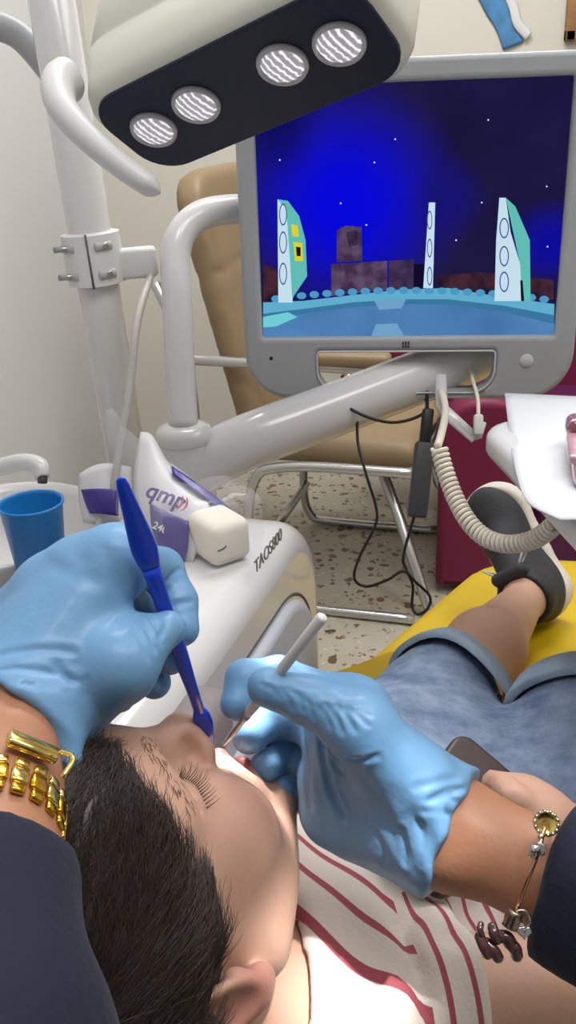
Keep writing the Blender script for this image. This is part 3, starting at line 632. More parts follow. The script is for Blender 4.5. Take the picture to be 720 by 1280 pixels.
cbB = smooth_path([P(x, y, d) for x, y, d in ((448, 470, 1.10), (448, 497, 1.08), (447, 550, 1.07), (458, 594, 1.06), (470, 634, 1.06), (469, 657, 1.06), (449, 697, 1.06), (443, 723, 1.06), (458, 733, 1.06), (484, 725, 1.05), (504, 714, 1.05), (520, 728, 1.05), (537, 745, 1.05), (535, 760, 1.05), (522, 768, 1.05), (515, 757, 1.055), (516, 732, 1.055), (507, 710, 1.055), (504, 697, 1.055), (511, 668, 1.055), (518, 645, 1.055))], 6)
mesh_ob('cable', *tube(cbB, .0017, 8), M_black, c2)
ad = unit(P(521, 645, 1.055)-P(531, 556, 1.06)); ax_ = unit(np.cross(ad, FWD)); AA = np.array([ax_, ad, np.cross(ax_, ad)]).T
mesh_ob('adapter_body', *rbox(P(526, 600, 1.057), (.022, .088, .018), AA, .003, 3), M_dkgrey, c2)
mesh_ob('adapter_plug', *rbox(P(533, 533, 1.062), (.013, .042, .012), AA, .003, 3), M_black, c2)
mesh_ob('upper_lead', *tube(smooth_path([P(529, 440, 1.13), P(533, 480, 1.10), P(534, 515, 1.065)], 6), .0022, 8), M_black, c2)
# ================================================================== beige chrome chair
fw = unit([.955, -.296, 0]); sd = np.array([-fw[1], fw[0], 0]); CC = np.array([.175, 2.19, 0])
def CP(x, y, z): return CC+fw*x+sd*y+np.array([0, 0, z])     # x forward, y away from camera
chair = thing('folding_armchair', CC, 'beige padded armchair with a chrome frame against the back wall', 'chair')
a = Acc(); CA = np.array([fw, sd, [0, 0, 1]]).T
def seatf(Q): d = sbox(Q, CP(-.02, 0, .415), (.22, .235, .035), .034, CA); return smin(d, ell(Q, CP(.02, 0, .44), (.2, .2, .03), CA), .02)
sdf_ob('seat', seatf, CP(-.35, -.35, .3)-.1, CP(.35, .35, .52)+.1, .012, M_beige, chair)
ba = math.radians(13); bx = np.array([math.cos(ba), 0, math.sin(ba)]); bz = np.array([-math.sin(ba), 0, math.cos(ba)])
def CV(v): return fw*v[0]+sd*v[1]+np.array([0, 0, v[2]])
BA = np.array([CV(bx), sd, CV(bz)]).T; BC = CP(-.262, .0, .735)
def backf(Q):
    q = (Q-BC) @ BA
    w = .235-.05*np.clip((q[:, 2]-.0)/.3, 0, 1)**2
    d = sbox(Q, BC, (.035, .225, .305), .034, BA)
    c = np.hypot(np.maximum(np.abs(q[:, 1])-.10, 0), np.maximum(q[:, 2]-.18, 0))-.13
    d = smax(d, np.where(q[:, 2] > .1, c, -1), .02)
    for zz in (.09,): d = d+.006*np.exp(-((q[:, 2]-zz+.25*q[:, 1]**2)/.008)**2)
    return d
sdf_ob('backrest', backf, BC-.42, BC+.42, .012, M_beige, chair)
M_chr2 = mat('chair_chrome', rgb(196, 196, 194), .25, metal=.85)
for s in (-1, 1):
    y = s*.255
    # arm support, arm bar with pad, crossed legs and floor runner
    ar = mesh_ob('armrest', *rounded_tube([CP(-.36, y, .632), CP(.0, y, .625), CP(.17, y, .62)], .0125, 12), M_chr2, chair)
    mesh_ob('arm_pad', *rbox(CP(.02, y, .645), (.24, .045, .03), CA, .012, 4), M_beige, ar)
    mesh_ob('side_rail', *rounded_tube([CP(-.39, y, .80), CP(-.345, y, .70), CP(-.325, y, .632), CP(-.32, y, .40), CP(-.31, y, .2)], .012, 12), M_chr2, chair)
    lo_ = sd*(.0 if s < 0 else .50); b_0 = PZ(538, 768, .016); t_0 = PZ(455, 527, .41); mesh_ob('leg', *rounded_tube([t_0+(t_0-b_0)*.5+lo_, t_0+lo_, PZ(500, 650, .2)+lo_, PZ(538, 768, .016)+lo_], .0135, 12), M_chr2, chair)
    mesh_ob('leg', *tube(smooth_path([CP(.20, y, .39), CP(-.10, y, .385), CP(-.19, y, .33), CP(-.21, y, .12), CP(-.19, y, .03), CP(-.12, y, .014), CP(.20, y, .0135)], 8), .0125, 12), M_chr2, chair)
for x, z in ((.2, .39), (-.2, .13)): mesh_ob('crossbar', *tube([CP(x, -.25, z), CP(x, .25, z)], .011, 12), M_chr2, chair)
# ================================================================== magenta armchair
sx = unit([.985, -.17, 0]); sy = np.array([-sx[1], sx[0], 0]); SO = np.array([.365, 2.03, 0])
def SPt(x, y, z): return SO+sx*x+sy*y+np.array([0, 0, z])
sofa = thing('magenta_armchair', SPt(.4, .3, 0), 'dark magenta upholstered armchair behind the end of the yellow chair', 'armchair')
prof = rrect(0, .02, .23, .515, [.01, .01, .115, .10], 12)
for k, x in enumerate((.0, .60)):
    a = Acc(); a.add(plate([[(p[0], p[1]) for p in prof]], .10, .02, (SPt(x, .05, 0), sx, np.array([0, 0, 1.0]), sy), bres=4)); o = a.build('arm_front', M_magenta, sofa); sharp(o, 50)
    mesh_ob('arm_body', *rbox(SPt(x+.115, .34, .235), (.2, .5, .43), np.array([sx, sy, [0, 0, 1]]).T, .05, 5), M_plum if k == 0 else M_magenta, sofa)
mesh_ob('seat', *rbox(SPt(.415, .32, .21), (.38, .52, .38), np.array([sx, sy, [0, 0, 1]]).T, .05, 5), M_plum, sofa)
mesh_ob('back_cushion', *rbox(SPt(.415, .60, .33), (.86, .16, .60), np.array([sx, sy, [0, 0, 1]]).T, .06, 6), M_magenta, sofa)
for x in (.06, .77):
    for y in (.08, .6): mesh_ob('leg', *lathe([(.02, 0), (.022, .03)], SPt(x, y, 0), (0, 0, 1), 12), M_black, sofa)
mesh_ob('side_wing', *rbox(SPt(-.09, .50, .43), (.28, .16, .26), np.array([sx, sy, [0, 0, 1]]).T, .05, 5), M_magenta, sofa)
# ================================================================== dental chair (yellow)
ca_ = unit([.52, .855, 0]); cl_ = np.array([-ca_[1], ca_[0], 0])     # along the patient, to the patient's left
def slabf(pts, th, name, m, parent, bev=.03):
    """cushion: outline given as world points (top surface), swept down"""
    pts = np.array(pts); c = pts.mean(0); n = len(pts); V = []; F = []
    ins = [(.86, 0.001), (.95, -.001), (.985, -.008), (1.0, -.024), (1.0, -th+.02), (.98, -th+.006), (.93, -th)]
    for k, dz in ins: V += [c+(p-c)*np.array([k, k, 1])+np.array([0, 0, dz]) for p in pts]
    for i in range(len(ins)-1):
        for j in range(n): F.append([i*n+j, (i)*n+(j+1) % n, (i+1)*n+(j+1) % n, (i+1)*n+j][::-1])
    V += [c]; k = len(V)-1
    for j in range(n): F.append([j, (j+1) % n, k][::-1] if False else [j, (j+1) % n, k])
    F.append([(len(ins)-1)*n+j for j in range(n)][::-1])
    o = mesh_ob(name, V, F, m, parent); bm = bmesh.new(); bm.from_mesh(o.data); bmesh.ops.recalc_face_normals(bm, faces=bm.faces[:]); bm.to_mesh(o.data); bm.free(); return o
def zch(p):   # height of the seat surface along the chair
    s = (np.array(p)[:2]-np.array([.17, .84])) @ ca_[:2]; return .505-.13*max(s, -.25) if s > -.35 else .537
def chp(x, y):
    z = .5
    for _ in range(8): p = PZ(x, y, z); z = zch(p)
    return p
E0 = [chp(432, 846), chp(505, 784), chp(578, 722)]; E1 = [chp(590, 714), chp(612, 705), chp(660, 699), chp(702, 697)]
far = E1[-1]; cd = unit(E0[2]-E0[0])
nearL = E0[0]-cd*.14; nearL[2] = .55
rt = [far+[.10, -.03, -.0], far+[.20, -.14, .01], far+[.12, -.40, .05], far+[-.02, -.72, .095]]
dch = thing('dental_chair', [.12, .7, 0], 'dental chair with yellow seat cushion under the patient', 'dental chair')
outl = [nearL]+[p for p in smooth_path(E0+E1+rt, 5)]
slabf(outl, .085, 'seat_cushion', M_yellow, dch)
bcx = np.array([-.03, .40, .56]); bu = unit(np.array([-.52, -.80, .42])); bl = cl_; bn = np.cross(bl, bu); bn = bn if bn[2] > 0 else -bn
# ================================================================== heads
HM = np.array([[.786, .288, -.547], [-.604, .545, -.582], [.130, .788, .602]]); HM = np.linalg.qr(HM)[0]*np.sign(np.diag(np.linalg.qr(HM)[1])); HP = np.array([-.092, .347, .766])
def HW(r, f, u): return HP+HM @ np.array([r, f, u])
LASH = [(.0165, .0775, .0150), (.0205, .0800, .0142), (.0295, .0805, .0150), (.0395, .0775, .0185), (.0475, .0690, .0190)]
def head_sdf(Q, mouth=True):
    """Q in head space (r right, f forward, u up), origin between the ears"""
    A = np.abs(Q[:, 0]); M_ = np.stack([A, Q[:, 1], Q[:, 2]], 1)
    d = ell(Q, (0, -.006, .042), (.0715, .0905, .078))
    d = smin(d, ell(Q, (0, .052, .050), (.049, .038, .046)), .03)                 # forehead
    d = smin(d, ell(Q, (0, .028, -.022), (.056, .055, .062)), .03)                # face mass
    d = smin(d, ell(M_, (.033, .056, -.018), (.026, .026, .028)), .022)           # full cheeks
    d = smin(d, rc(M_, (.052, .004, -.045), (.014, .065, -.081), .016, .015), .03)  # jaw
    d = smin(d, ell(Q, (0, .071, -.081), (.018, .014, .014)), .016)               # chin
    d = smin(d, ell(Q, (0, .074, -.043), (.026, .016, .022)), .014)               # muzzle
    d = smin(d, rc(M_, (.010, .0845, .037), (.042, .064, .038), .008, .006), .016)  # brow
    d = smax(d, -ell(M_, (.030, .0975, .018), (.020, .0185, .0125)), .012)         # eye hollow
    d = smin(d, rc(Q, (0, .0820, .036), (0, .0985, .003), .0080, .0085), .014)   # nose bridge
    d = smin(d, ell(Q, (0, .1000, -.003), (.0110, .0105, .0095)), .009)          # nose tip
    d = smin(d, ell(M_, (.0115, .0895, -.0095), (.0072, .0110, .0075)), .006)     # wings
    d = smax(d, -ell(M_, (.0082, .0955, -.0155), (.0046, .0075, .0055)), .003)    # nostrils
    e = ell(M_, (.0305, .0655, .0185), (.0155, .0142, .0135)); d = smin(d, e, .004)  # closed lids
    lash = LASH
    d = groove(d, M_, lash, .0016, .0011)
    d = groove(d, M_, [(.0165, .079, .0225), (.0225, .0815, .0270), (.0315, .0800, .0290), (.040, .0755, .0285), (.047, .0685, .0255)], .0024, .0017)
    d = smin(d, rc(M_, (0, .0895, -.0385), (.019, .077, -.0455), .0052, .0030), .005)     # upper lip
    d = smin(d, rc(M_, (0, .0855, -.0620), (.019, .076, -.0505), .0062, .0032), .006)     # lower lip
    if mouth: d = smax(d, -ell(Q, (0, .086, -.0500), (.0165, .020, .0072)), .004)
    d = groove(d, M_, [(.013, .087, -.023), (.026, .075, -.042)], .0007, .004)
    # ears
    es = np.array([[.93, -.30, 0], [.30, .93, .22], [-.06, -.21, .975]]).T; es = np.linalg.qr(es)[0]; es = es*np.sign(np.diag(es))
    ear = ell(M_, (.0745, -.014, .006), (.0075, .0195, .030), es)
    ear = smin(ear, ell(M_, (.0725, -.004, -.021), (.0062, .010, .0115)), .010)
    ear = smax(ear, -ell(M_, (.0815, -.010, .009), (.006, .0115, .019), es), .005)
    ear = smin(ear, ell(M_, (.0735, .002, .000), (.005, .004, .007)), .005)
    d = smin(d, ear, .007)
    return d
def hair_sdf(Q, th=.010):
    A = np.abs(Q[:, 0])
    d = ell(Q, (0, -.008, .044), (.0725, .0915, .079))
    d = smin(d, ell(Q, (0, .050, .054), (.050, .038, .046)), .03)-th*(.22+.78*np.clip(hairline(Q)/.026, 0, 1))
    n = np.sin(Q[:, 0]*95+np.sin(Q[:, 2]*60))*np.sin(Q[:, 1]*80+1)*np.sin(Q[:, 2]*88+.5)
    return d+n*.0015
def hairline(Q):
    """positive where hair grows"""
    A = np.abs(Q[:, 0]); f = Q[:, 1]
    h = np.interp(f, [-.10, -.06, -.03, -.012, .004, .012, .0178, .027, .036, .0465, .0688, .0776, .0835, .09, .10], HL)
    return Q[:, 2]-h+.003*np.sin(A*240+f*160)
HL = [-.07, -.055, -.03, .0, .006, .000, -.004, .010, .021, .033, .049, .061, .066, .068, .07]
# ================================================================== materials of people
def skin_mat(name, c, c2, lips=None):
    m = mat(name, c, .48, sss=.12, sssr=(.008, .003, .0015), bump=.12, bscale=320); nt = m.node_tree; b = nt.nodes['Principled BSDF']; N = nt.nodes.new
    tc = N('ShaderNodeTexCoord'); nz = N('ShaderNodeTexNoise'); nz.inputs['Scale'].default_value = 14; nz.inputs['Detail'].default_value = 4; nt.links.new(tc.outputs['Object'], nz.inputs['Vector'])
    mx = N('ShaderNodeMix'); mx.data_type = 'RGBA'; mx.inputs['A'].default_value = c; mx.inputs['B'].default_value = c2; nt.links.new(nz.outputs['Fac'], mx.inputs['Factor']); cur = mx.outputs['Result']
    if lips:
        at = N('ShaderNodeAttribute'); at.attribute_name = 'rosy'; m2 = N('ShaderNodeMix'); m2.data_type = 'RGBA'; m2.inputs['B'].default_value = lips; nt.links.new(cur, m2.inputs['A']); nt.links.new(at.outputs['Fac'], m2.inputs['Factor']); cur = m2.outputs['Result']
    nt.links.new(cur, b.inputs['Base Color']); return m
M_skin = skin_mat('child_skin', rgb(204, 164, 142), rgb(192, 148, 126), rgb(190, 96, 96))
M_skin2 = skin_mat('adult_skin', rgb(178, 128, 98), rgb(164, 112, 84), rgb(150, 80, 76))
M_glove = mat('blue_nitrile', rgb(106, 152, 192), .5, sss=.05, sssr=(.002, .003, .005), noise=.04, nscale=30, bump=.25, bscale=110, coat=.1)
M_hair = mat('dark_brown_hair', rgb(44, 36, 33), .42, spec=.6, noise=.3, nscale=90)
M_navy = mat('navy_scrub', rgb(17, 22, 44), .85, noise=.12, nscale=12, bump=.3, bscale=220, sheen=.04)
def denim(name, c, c2):
    m = mat(name, c, .85, bump=.35, bscale=500); nt = m.node_tree; b = nt.nodes['Principled BSDF']; N = nt.nodes.new
    tc = N('ShaderNodeTexCoord'); n1 = N('ShaderNodeTexNoise'); n1.inputs['Scale'].default_value = 26; n1.inputs['Detail'].default_value = 8; n1.inputs['Roughness'].default_value = .7; nt.links.new(tc.outputs['Object'], n1.inputs['Vector'])
    mr = N('ShaderNodeMapRange'); mr.inputs['From Min'].default_value = .35; mr.inputs['From Max'].default_value = .68; nt.links.new(n1.outputs['Fac'], mr.inputs['Value'])
    mx = N('ShaderNodeMix'); mx.data_type = 'RGBA'; mx.inputs['A'].default_value = c; mx.inputs['B'].default_value = c2; nt.links.new(mr.outputs[0], mx.inputs['Factor']); nt.links.new(mx.outputs['Result'], b.inputs['Base Color']); return m
M_denim = denim('blue_denim', rgb(84, 102, 132), rgb(140, 156, 178)); M_denim2 = denim('denim_inside', rgb(132, 150, 170), rgb(158, 174, 188))
# ================================================================== hands (chains of finger joints)
def chain(Q, pts, rad, k=.004):
    d = None
    for a, b, ra, rb in zip(pts[:-1], pts[1:], rad[:-1], rad[1:]):
        e = rc(Q, a, b, ra, rb); d = e if d is None else smin(d, e, k)
    return d
# ---- left hand: palm down, thumb and index pinching the blue instrument
LW = P(12, 920, .418); L_idx = [P(146, 700, .448), P(202, 712, .488), P(221, 752, .482), P(227, 786, .474)]
L_mid = [P(104, 716, .455), P(165, 752, .505), P(203, 796, .500), P(212, 822, .487)]
L_rng = [P(64, 738, .460), P(125, 790, .515), P(168, 830, .508), P(193, 853, .494)]
L_pky = [P(28, 770, .468), P(80, 830, .512), P(125, 858, .512), P(150, 872, .50)]
L_thb = [P(78, 880, .440), P(150, 832, .424), P(180, 802, .434), P(210, 786, .443)]
def left_hand(Q):
    palm = rc(Q, LW, L_idx[0], .025, .0150)
    for m, r in ((L_mid, .0150), (L_rng, .0145), (L_pky, .013)): palm = smin(palm, rc(Q, LW, m[0], .024, r), .018)
    for a, b in ((L_idx, L_mid), (L_mid, L_rng), (L_rng, L_pky)): palm = smin(palm, rc(Q, a[0], b[0], .0125, .0125), .012)
    thm = rc(Q, L_thb[0], L_thb[1], .021, .0165); palm = smin(palm, thm, .014)
    palm = smin(palm, rc(Q, P(105, 765, .452), P(140, 810, .44), .014, .012), .012)         # web
    th = chain(Q, L_thb[1:], [.0145, .0106, .0084], .006); d = smin(palm, th, .010)
    for c, r in ((L_idx, [.0135, .0108, .0100, .0088]), (L_mid, [.0135, .0110, .0098, .0088]), (L_rng, [.013, .0106, .0095, .0085]), (L_pky, [.012, .0095, .0086, .0076])):
        d = np.minimum(d, smin(palm, chain(Q, c, r), .010))
    return d
def trace_px(fn, x, y, t0=.30, t1=.62):
    r = P(x, y, 1)-EYE; t = t0
    for _ in range(90):
        d = fn((EYE+r*t)[None])[0]
        if d < 2e-4: return EYE+r*t
        t += d*.75
        if t > t1: break
    return None
def crease_set(fn, sets):
    out = []
    for pts, dp, w in sets:
        q = [trace_px(fn, *p) for p in smooth_path(np.array(pts, float), 3)]; q = [p for p in q if p is not None]
        if len(q) > 1: out.append((q, dp, w))
    return out
def creases(d, Q, sets):
    """folds of the thin glove: a narrow furrow beside a soft ridge"""
    for q, dp, w in sets:
        m = np.full(len(Q), 1.0); q0 = np.mean(q, 0); R = max(np.linalg.norm(p-q0) for p in q)+w*5; near = np.linalg.norm(Q-q0, axis=1) < R
        if not near.any(): continue
        s = np.min([segd(Q[near], a, b) for a, b in zip(q[:-1], q[1:])], axis=0)
        e = np.zeros(len(Q)); e[near] = .62*dp*np.exp(-(s/w)**2)-dp*.22*np.exp(-((s-2.1*w)/w)**2); d = d+e
    return d
L_CR = crease_set(left_hand, [([(172, 772), (184, 790), (192, 812)], .0016, .0014), ([(184, 770), (196, 788), (202, 806)], .0014, .0014), ([(205, 768), (206, 784), (197, 800)], .0014, .0013), ([(168, 790), (178, 806), (186, 824)], .0012, .0014),
    ([(205, 726), (216, 716), (224, 712)], .0013, .0014), ([(214, 758), (228, 754), (238, 752)], .0015, .0014), ([(200, 742), (210, 736)], .001, .0012), ([(168, 735), (166, 750), (170, 762)], .001, .0016),
    ([(-20, 826), (15, 816), (60, 812), (92, 815)], .0014, .0016), ([(-20, 846), (20, 838), (62, 842), (96, 852)], .0018, .0017), ([(30, 858), (66, 864), (92, 880), (104, 893)], .0020, .0017), ([(70, 832), (84, 846), (90, 862), (98, 874)], .0014, .0015), ([(-10, 862), (25, 856), (58, 872)], .0016, .0016), ([(108, 850), (106, 872), (110, 900)], .0012, .0018), ([(60, 700), (90, 720), (120, 728)], .0006, .003), ([(130, 690), (140, 712), (150, 740)], .0006, .003)])
def left_glove(Q):
    d = left_hand(Q)-.0006
    w1 = L_fore[1]; ax = unit(w1-LW)
    d = smin(d, rc(Q, LW-ax*.02, LW+ax*.004, .0275, .030), .014)
    d = creases(d, Q, L_CR)
    d = smax(d, (Q-P(34, 876, .395)) @ unit(-RGT*.55+DWN*.78-FWD*.28)-.0012*np.sin(Q[:, 0]*260+Q[:, 2]*180), .003)
    return smin(d, rc(Q, P(66, 885, .41), P(88, 950, .40), .0085, .0048), .012)      # loose flap of the cuff
# ---- right hand: thumb near the camera, fingers pointing left into the mouth
RW = P(570, 1042, .487)
R_thb = [P(515, 975, .474), P(450, 908, .470), P(388, 876, .474), P(334, 859, .470)]
R_idx = [P(436, 884, .508), P(348, 846, .512), P(306, 849, .502), P(296, 880, .494)]
R_mid = [P(424, 928, .515), P(372, 900, .556), P(334, 903, .548), P(311, 922, .527)]
R_rng = [P(416, 976, .520), P(378, 948, .560), P(348, 946, .552), P(331, 958, .534)]
R_pky = [P(414, 1018, .522), P(384, 995, .555), P(362, 985, .552), P(350, 988, .54)]
def right_hand(Q):
    palm = rc(Q, RW, R_idx[0], .024, .0145)
    for m, r in ((R_mid, .0148), (R_rng, .0148), (R_pky, .0135)): palm = smin(palm, rc(Q, RW, m[0], .024, r), .018)
    for a, b in ((R_idx, R_mid), (R_mid, R_rng), (R_rng, R_pky)): palm = smin(palm, rc(Q, a[0], b[0], .0125, .0125), .012)
    palm = smin(palm, rc(Q, P(540, 1060, .482), P(450, 1035, .508), .017, .0145), .02)
    palm = smin(palm, rc(Q, R_thb[0], R_thb[1], .0200, .0150), .020)
    palm = smin(palm, rc(Q, P(455, 880, .495), R_thb[1], .011, .012), .016)
    d = smin(palm, chain(Q, R_thb[1:], [.0145, .0116, .0098], .006), .010)
    for c, r in ((R_idx, [.0135, .0108, .0098, .0086]), (R_mid, [.0138, .0112, .0100, .0090]), (R_rng, [.0135, .0108, .0096, .0086]), (R_pky, [.0125, .0096, .0086, .0078])):
        d = np.minimum(d, smin(palm, chain(Q, c, r), .010))
    return d
R_CR = crease_set(right_hand, [(p, dp, w) for p, dp, w in (([(398, 884), (408, 894), (414, 908)], .0015, .0013), ([(408, 882), (420, 896), (428, 914)], .0018, .0014), ([(420, 882), (434, 896), (444, 913)], .0018, .0014), ([(432, 884), (446, 894), (460, 906)], .0016, .0014), ([(448, 886), (462, 896)], .0012, .0013),
    ([(350, 860), (360, 872), (366, 888)], .0013, .0012), ([(362, 862), (374, 874), (380, 890)], .0015, .0012), ([(374, 868), (386, 880), (392, 898)], .0013, .0012), ([(328, 856), (342, 862), (350, 872)], .0012, .0012), ([(336, 848), (348, 852)], .001, .0011),
    ([(402, 926), (406, 950), (414, 985), (430, 1022)], .0030, .0019), ([(404, 930), (428, 946), (452, 950), (472, 944)], .0018, .0015), ([(412, 944), (424, 962), (432, 968)], .0012, .0013), ([(378, 900), (384, 950), (388, 1010)], .0014, .0022),
    ([(536, 1000), (560, 990), (588, 984)], .0022, .0018), ([(532, 1012), (556, 1018), (582, 1022)], .0020, .0017), ([(540, 1022), (552, 1042), (556, 1066)], .0020, .0017), ([(556, 1012), (566, 1036), (566, 1058)], .0018, .0016), ([(524, 1028), (530, 1050), (528, 1078)], .0016, .0017), ([(504, 1036), (510, 1056), (508, 1078)], .0014, .0018), ([(566, 1000), (580, 1004), (594, 1000)], .0018, .0015), ([(520, 984), (544, 978), (570, 974)], .0012, .0018), ([(474, 1040), (484, 1060), (480, 1080)], .0010, .002))])
R_out = P(640, 1078, .475)
def right_glove(Q):
    d = right_hand(Q)-.0006; ax = unit(R_out-RW)
    d = smin(d, rc(Q, RW-ax*.025, RW-ax*.002, .0275, .0320), .014)
    d = creases(d, Q, R_CR)
    n = np.sin(Q[:, 0]*240+Q[:, 2]*120)*np.sin(Q[:, 1]*210-Q[:, 2]*160); w = np.exp(-(np.linalg.norm(Q-P(565, 1030, .465), axis=1)/.03)**2)
    d = d+n*w*.0016
    e = (Q-(RW-ax*.001)) @ ax
    return smax(d, e-.0010*np.sin(Q[:, 1]*240+Q[:, 2]*200), .003)
# ================================================================== the dentist
L_el = P(-40, 1330, .292); L_fore = [LW, P(-14, 1005, .372), P(-28, 1150, .332), L_el]; LSh = np.array([-.19, -.10, 1.0])
R_el = np.array([.315, .22, .775]); RSh = np.array([.19, -.06, 1.0])
DHP = np.array([0, -.19, 1.27]); DHM = np.array([[1, 0, 0], [0, .94, .34], [0, -.34, .94]]).T
def dentist_body(Q):
    hl = left_hand(Q)+.003; hr = right_hand(Q)+.003
    d = smin(smin(rc(Q, LW, L_fore[1], .0245, .026), rc(Q, L_fore[1], L_fore[2], .026, .030), .02), rc(Q, L_fore[2], L_el, .030, .036), .02); d = smin(d, hl, .01)
    d = smin(d, rc(Q, L_el, LSh, .038, .046), .02)
    e = smin(rc(Q, RW, RW+(R_el-RW)*.45, .0245, .033), rc(Q, RW+(R_el-RW)*.45, R_el, .033, .036), .02); e = smin(e, hr, .01); e = smin(e, rc(Q, R_el, RSh, .038, .046), .02)
    d = np.minimum(d, e)
    t = rc(Q, LSh+[.05, -.06, -.01], RSh+[-.05, -.06, -.01], .06, .06); t = smin(t, ell(Q, (0, -.20, .85), (.165, .10, .22)), .06)
    t = smin(t, rc(Q, (0, -.2, 1.04), (0, -.2, 1.18), .052, .05), .05)
    t = smin(t, ell(Q, (0, -.23, .56), (.17, .13, .14)), .06)
    d = smin(d, t, .04)
    return smin(d, head_sdf((Q-DHP) @ DHM/1.12, False)*1.12, .02)
den = thing('person', [0, -.2, 0], 'person in navy scrubs and blue gloves working over the lying child with two instruments', 'person')
o = sdf_ob('body', dentist_body, (-.34, -.42, .38), (.42, .50, 1.45), .0075, M_skin2, den, it=2, fine=None)
fattr(o, 'rosy', np.zeros(len(o.data.vertices)))
def bounds(pts, m): pts = np.array(pts); return pts.min(0)-m, pts.max(0)+m
lo, hi = bounds([LW]+L_idx+L_mid+L_rng+L_pky+L_thb+[P(90, 960, .405)], .04); g1 = sdf_ob('glove', left_glove, lo, hi, .0013, M_glove, den, it=1)
lo, hi = bounds([RW]+R_idx+R_mid+R_rng+R_pky+R_thb, .045); g2 = sdf_ob('glove', right_glove, lo, hi, .0013, M_glove, den, it=1)
# rolled rims of the cuffs come from the glove ends themselves
def cuffrim(c, ax, r, nm, gl, sy=1.0):
    x, y, _ = frame(ax); pts = [c+(math.cos(t)*x+math.sin(t)*y)*r*(1+.03*math.sin(3*t)) for t in np.linspace(0, 2*PI, 40, endpoint=False)]
    mesh_ob(nm, *tube(pts, .0016, 8, closed=True), M_glove, gl)
0 and cuffrim(LW+unit(L_fore[1]-LW)*-.010, unit(L_fore[1]-LW), .0292, 'cuff_rim', g1); 0 and cuffrim(RW-unit(R_out-RW)*.001, unit(R_out-RW), .0322, 'cuff_rim', g2)
SL0 = P(-20, 1092, .348); SR0 = P(690, 1092, .462)
def scrub(Q):
    fold = .0025*np.sin(Q[:, 2]*70+Q[:, 0]*40)*np.sin(Q[:, 1]*55+1)
    l = smin(rc(Q, SL0, L_fore[2], .0335, .0340), smin(rc(Q, L_fore[2], L_el, .034, .044), rc(Q, L_el, LSh, .044, .06), .02), .02)
    ax = unit(SL0-L_fore[2]); l = smax(l, (Q-SL0) @ ax-.004, .004)
    m = RW+(R_el-RW)*.75; r = smin(rc(Q, SR0, m, .041, .047), smin(rc(Q, m, R_el, .047, .052), rc(Q, R_el, RSh, .052, .06), .02), .02)
    ax = unit(RW-m); r = smax(r, (Q-SR0) @ ax-.0, .004)
    t = rc(Q, LSh+[.05, -.06, -.01], RSh+[-.05, -.06, -.01], .072, .072); t = smin(t, ell(Q, (0, -.20, .85), (.185, .115, .24)), .06)
    t = smin(t, ell(Q, (0, -.23, .56), (.19, .145, .16)), .06)
    d = smin(np.minimum(l, r), t, .04)+fold
    return smax(d, -rc(Q, (0, -.17, 1.05), (0, -.17, 1.2), .062, .07), .006)
sdf_ob('scrub_top', scrub, (-.36, -.46, .36), (.46, .50, 1.16), .0065, M_navy, den, it=2)
def dhair(Q): q = (Q-DHP) @ DHM/1.12; return smax(hair_sdf(q)*1.12, -(hairline(q))*1.12, .006)
sdf_ob('hair', dhair, DHP-.18, DHP+.18, .006, M_hair, den)
# ================================================================== instruments in the hands
ia, ib = P(150, 597, .405), P(262, 926, .497); iu = unit(ib-ia); IL = np.linalg.norm(ib-ia)
vw = unit((ia+ib)/2-EYE); isd = unit(np.cross(iu, vw)); ith = np.cross(iu, isd)
def flatbar(secs, name, m, parent=None, n=16, org=ia):
    """secs = (distance, half width, half thickness)"""
    V = []; F = []
    for s, w, t in secs:
        for a in np.linspace(0, 2*PI, n, endpoint=False):
            c, q = math.cos(a), math.sin(a); V.append(org+iu*s+isd*w*np.sign(c)*abs(c)**.6+ith*t*np.sign(q)*abs(q)**.6)
    for i in range(len(secs)-1):
        for j in range(n): F.append([i*n+j, i*n+(j+1) % n, (i+1)*n+(j+1) % n, (i+1)*n+j])
    F.append(list(range(n))[::-1]); F.append([(len(secs)-1)*n+j for j in range(n)]); return mesh_ob(name, V, F, m, parent)
M_blue = mat('blue_instrument_plastic', rgb(18, 62, 196), .28, coat=.2)
ins = thing('dental_spatula', (ia+ib)/2, 'blue plastic dental instrument with a leaf shaped end held in the left glove', 'dental instrument')
q = 1/329.0*IL
flatbar([(0, .0010, .0007), (2*q, .0022, .0010), (8*q, .0029, .0013), (40*q, .0046, .0015), (66*q, .0060, .0017), (78*q, .0062, .0018), (88*q, .0056, .0020), (102*q, .0042, .0024)], 'leaf_end', M_blue, ins)
flatbar([(98*q, .0045, .0024), (110*q, .0041, .0028), (150*q, .0039, .003), (190*q, .0043, .0032), (215*q, .0040, .0032), (250*q, .0032, .0028), (285*q, .0030, .0026)], 'handle', M_blue, ins)
flatbar([(282*q, .0030, .0026), (292*q, .0048, .0024), (304*q, .0052, .0020), (318*q, .0036, .0016), (329*q, .0026, .001)], 'working_end', M_blue, ins)
wa, wb = P(403, 771, .444), P(279, 932, .503); wu = unit(wb-wa); WL = np.linalg.norm(wb-wa)
wt = thing('dental_handpiece', (wa+wb)/2, 'slim white dental instrument with a metal tip held in the right glove over the mouth', 'dental instrument')
mesh_ob('handle', *lathe([(.0021, -.0006), (.0028, .0), (.0031, .001), (.0031, .03), (.0031, WL*.62), (.0028, WL*.70), (.0024, WL*.74)], wa, wu, 8), M_whitem, wt)
mesh_ob('metal_tip', *lathe([(.0025, WL*.735), (.0025, WL*.76), (.0019, WL*.78), (.0018, WL*.90), (.0009, WL*.99), (.0004, WL)], wa, wu, 14), M_steel, wt)
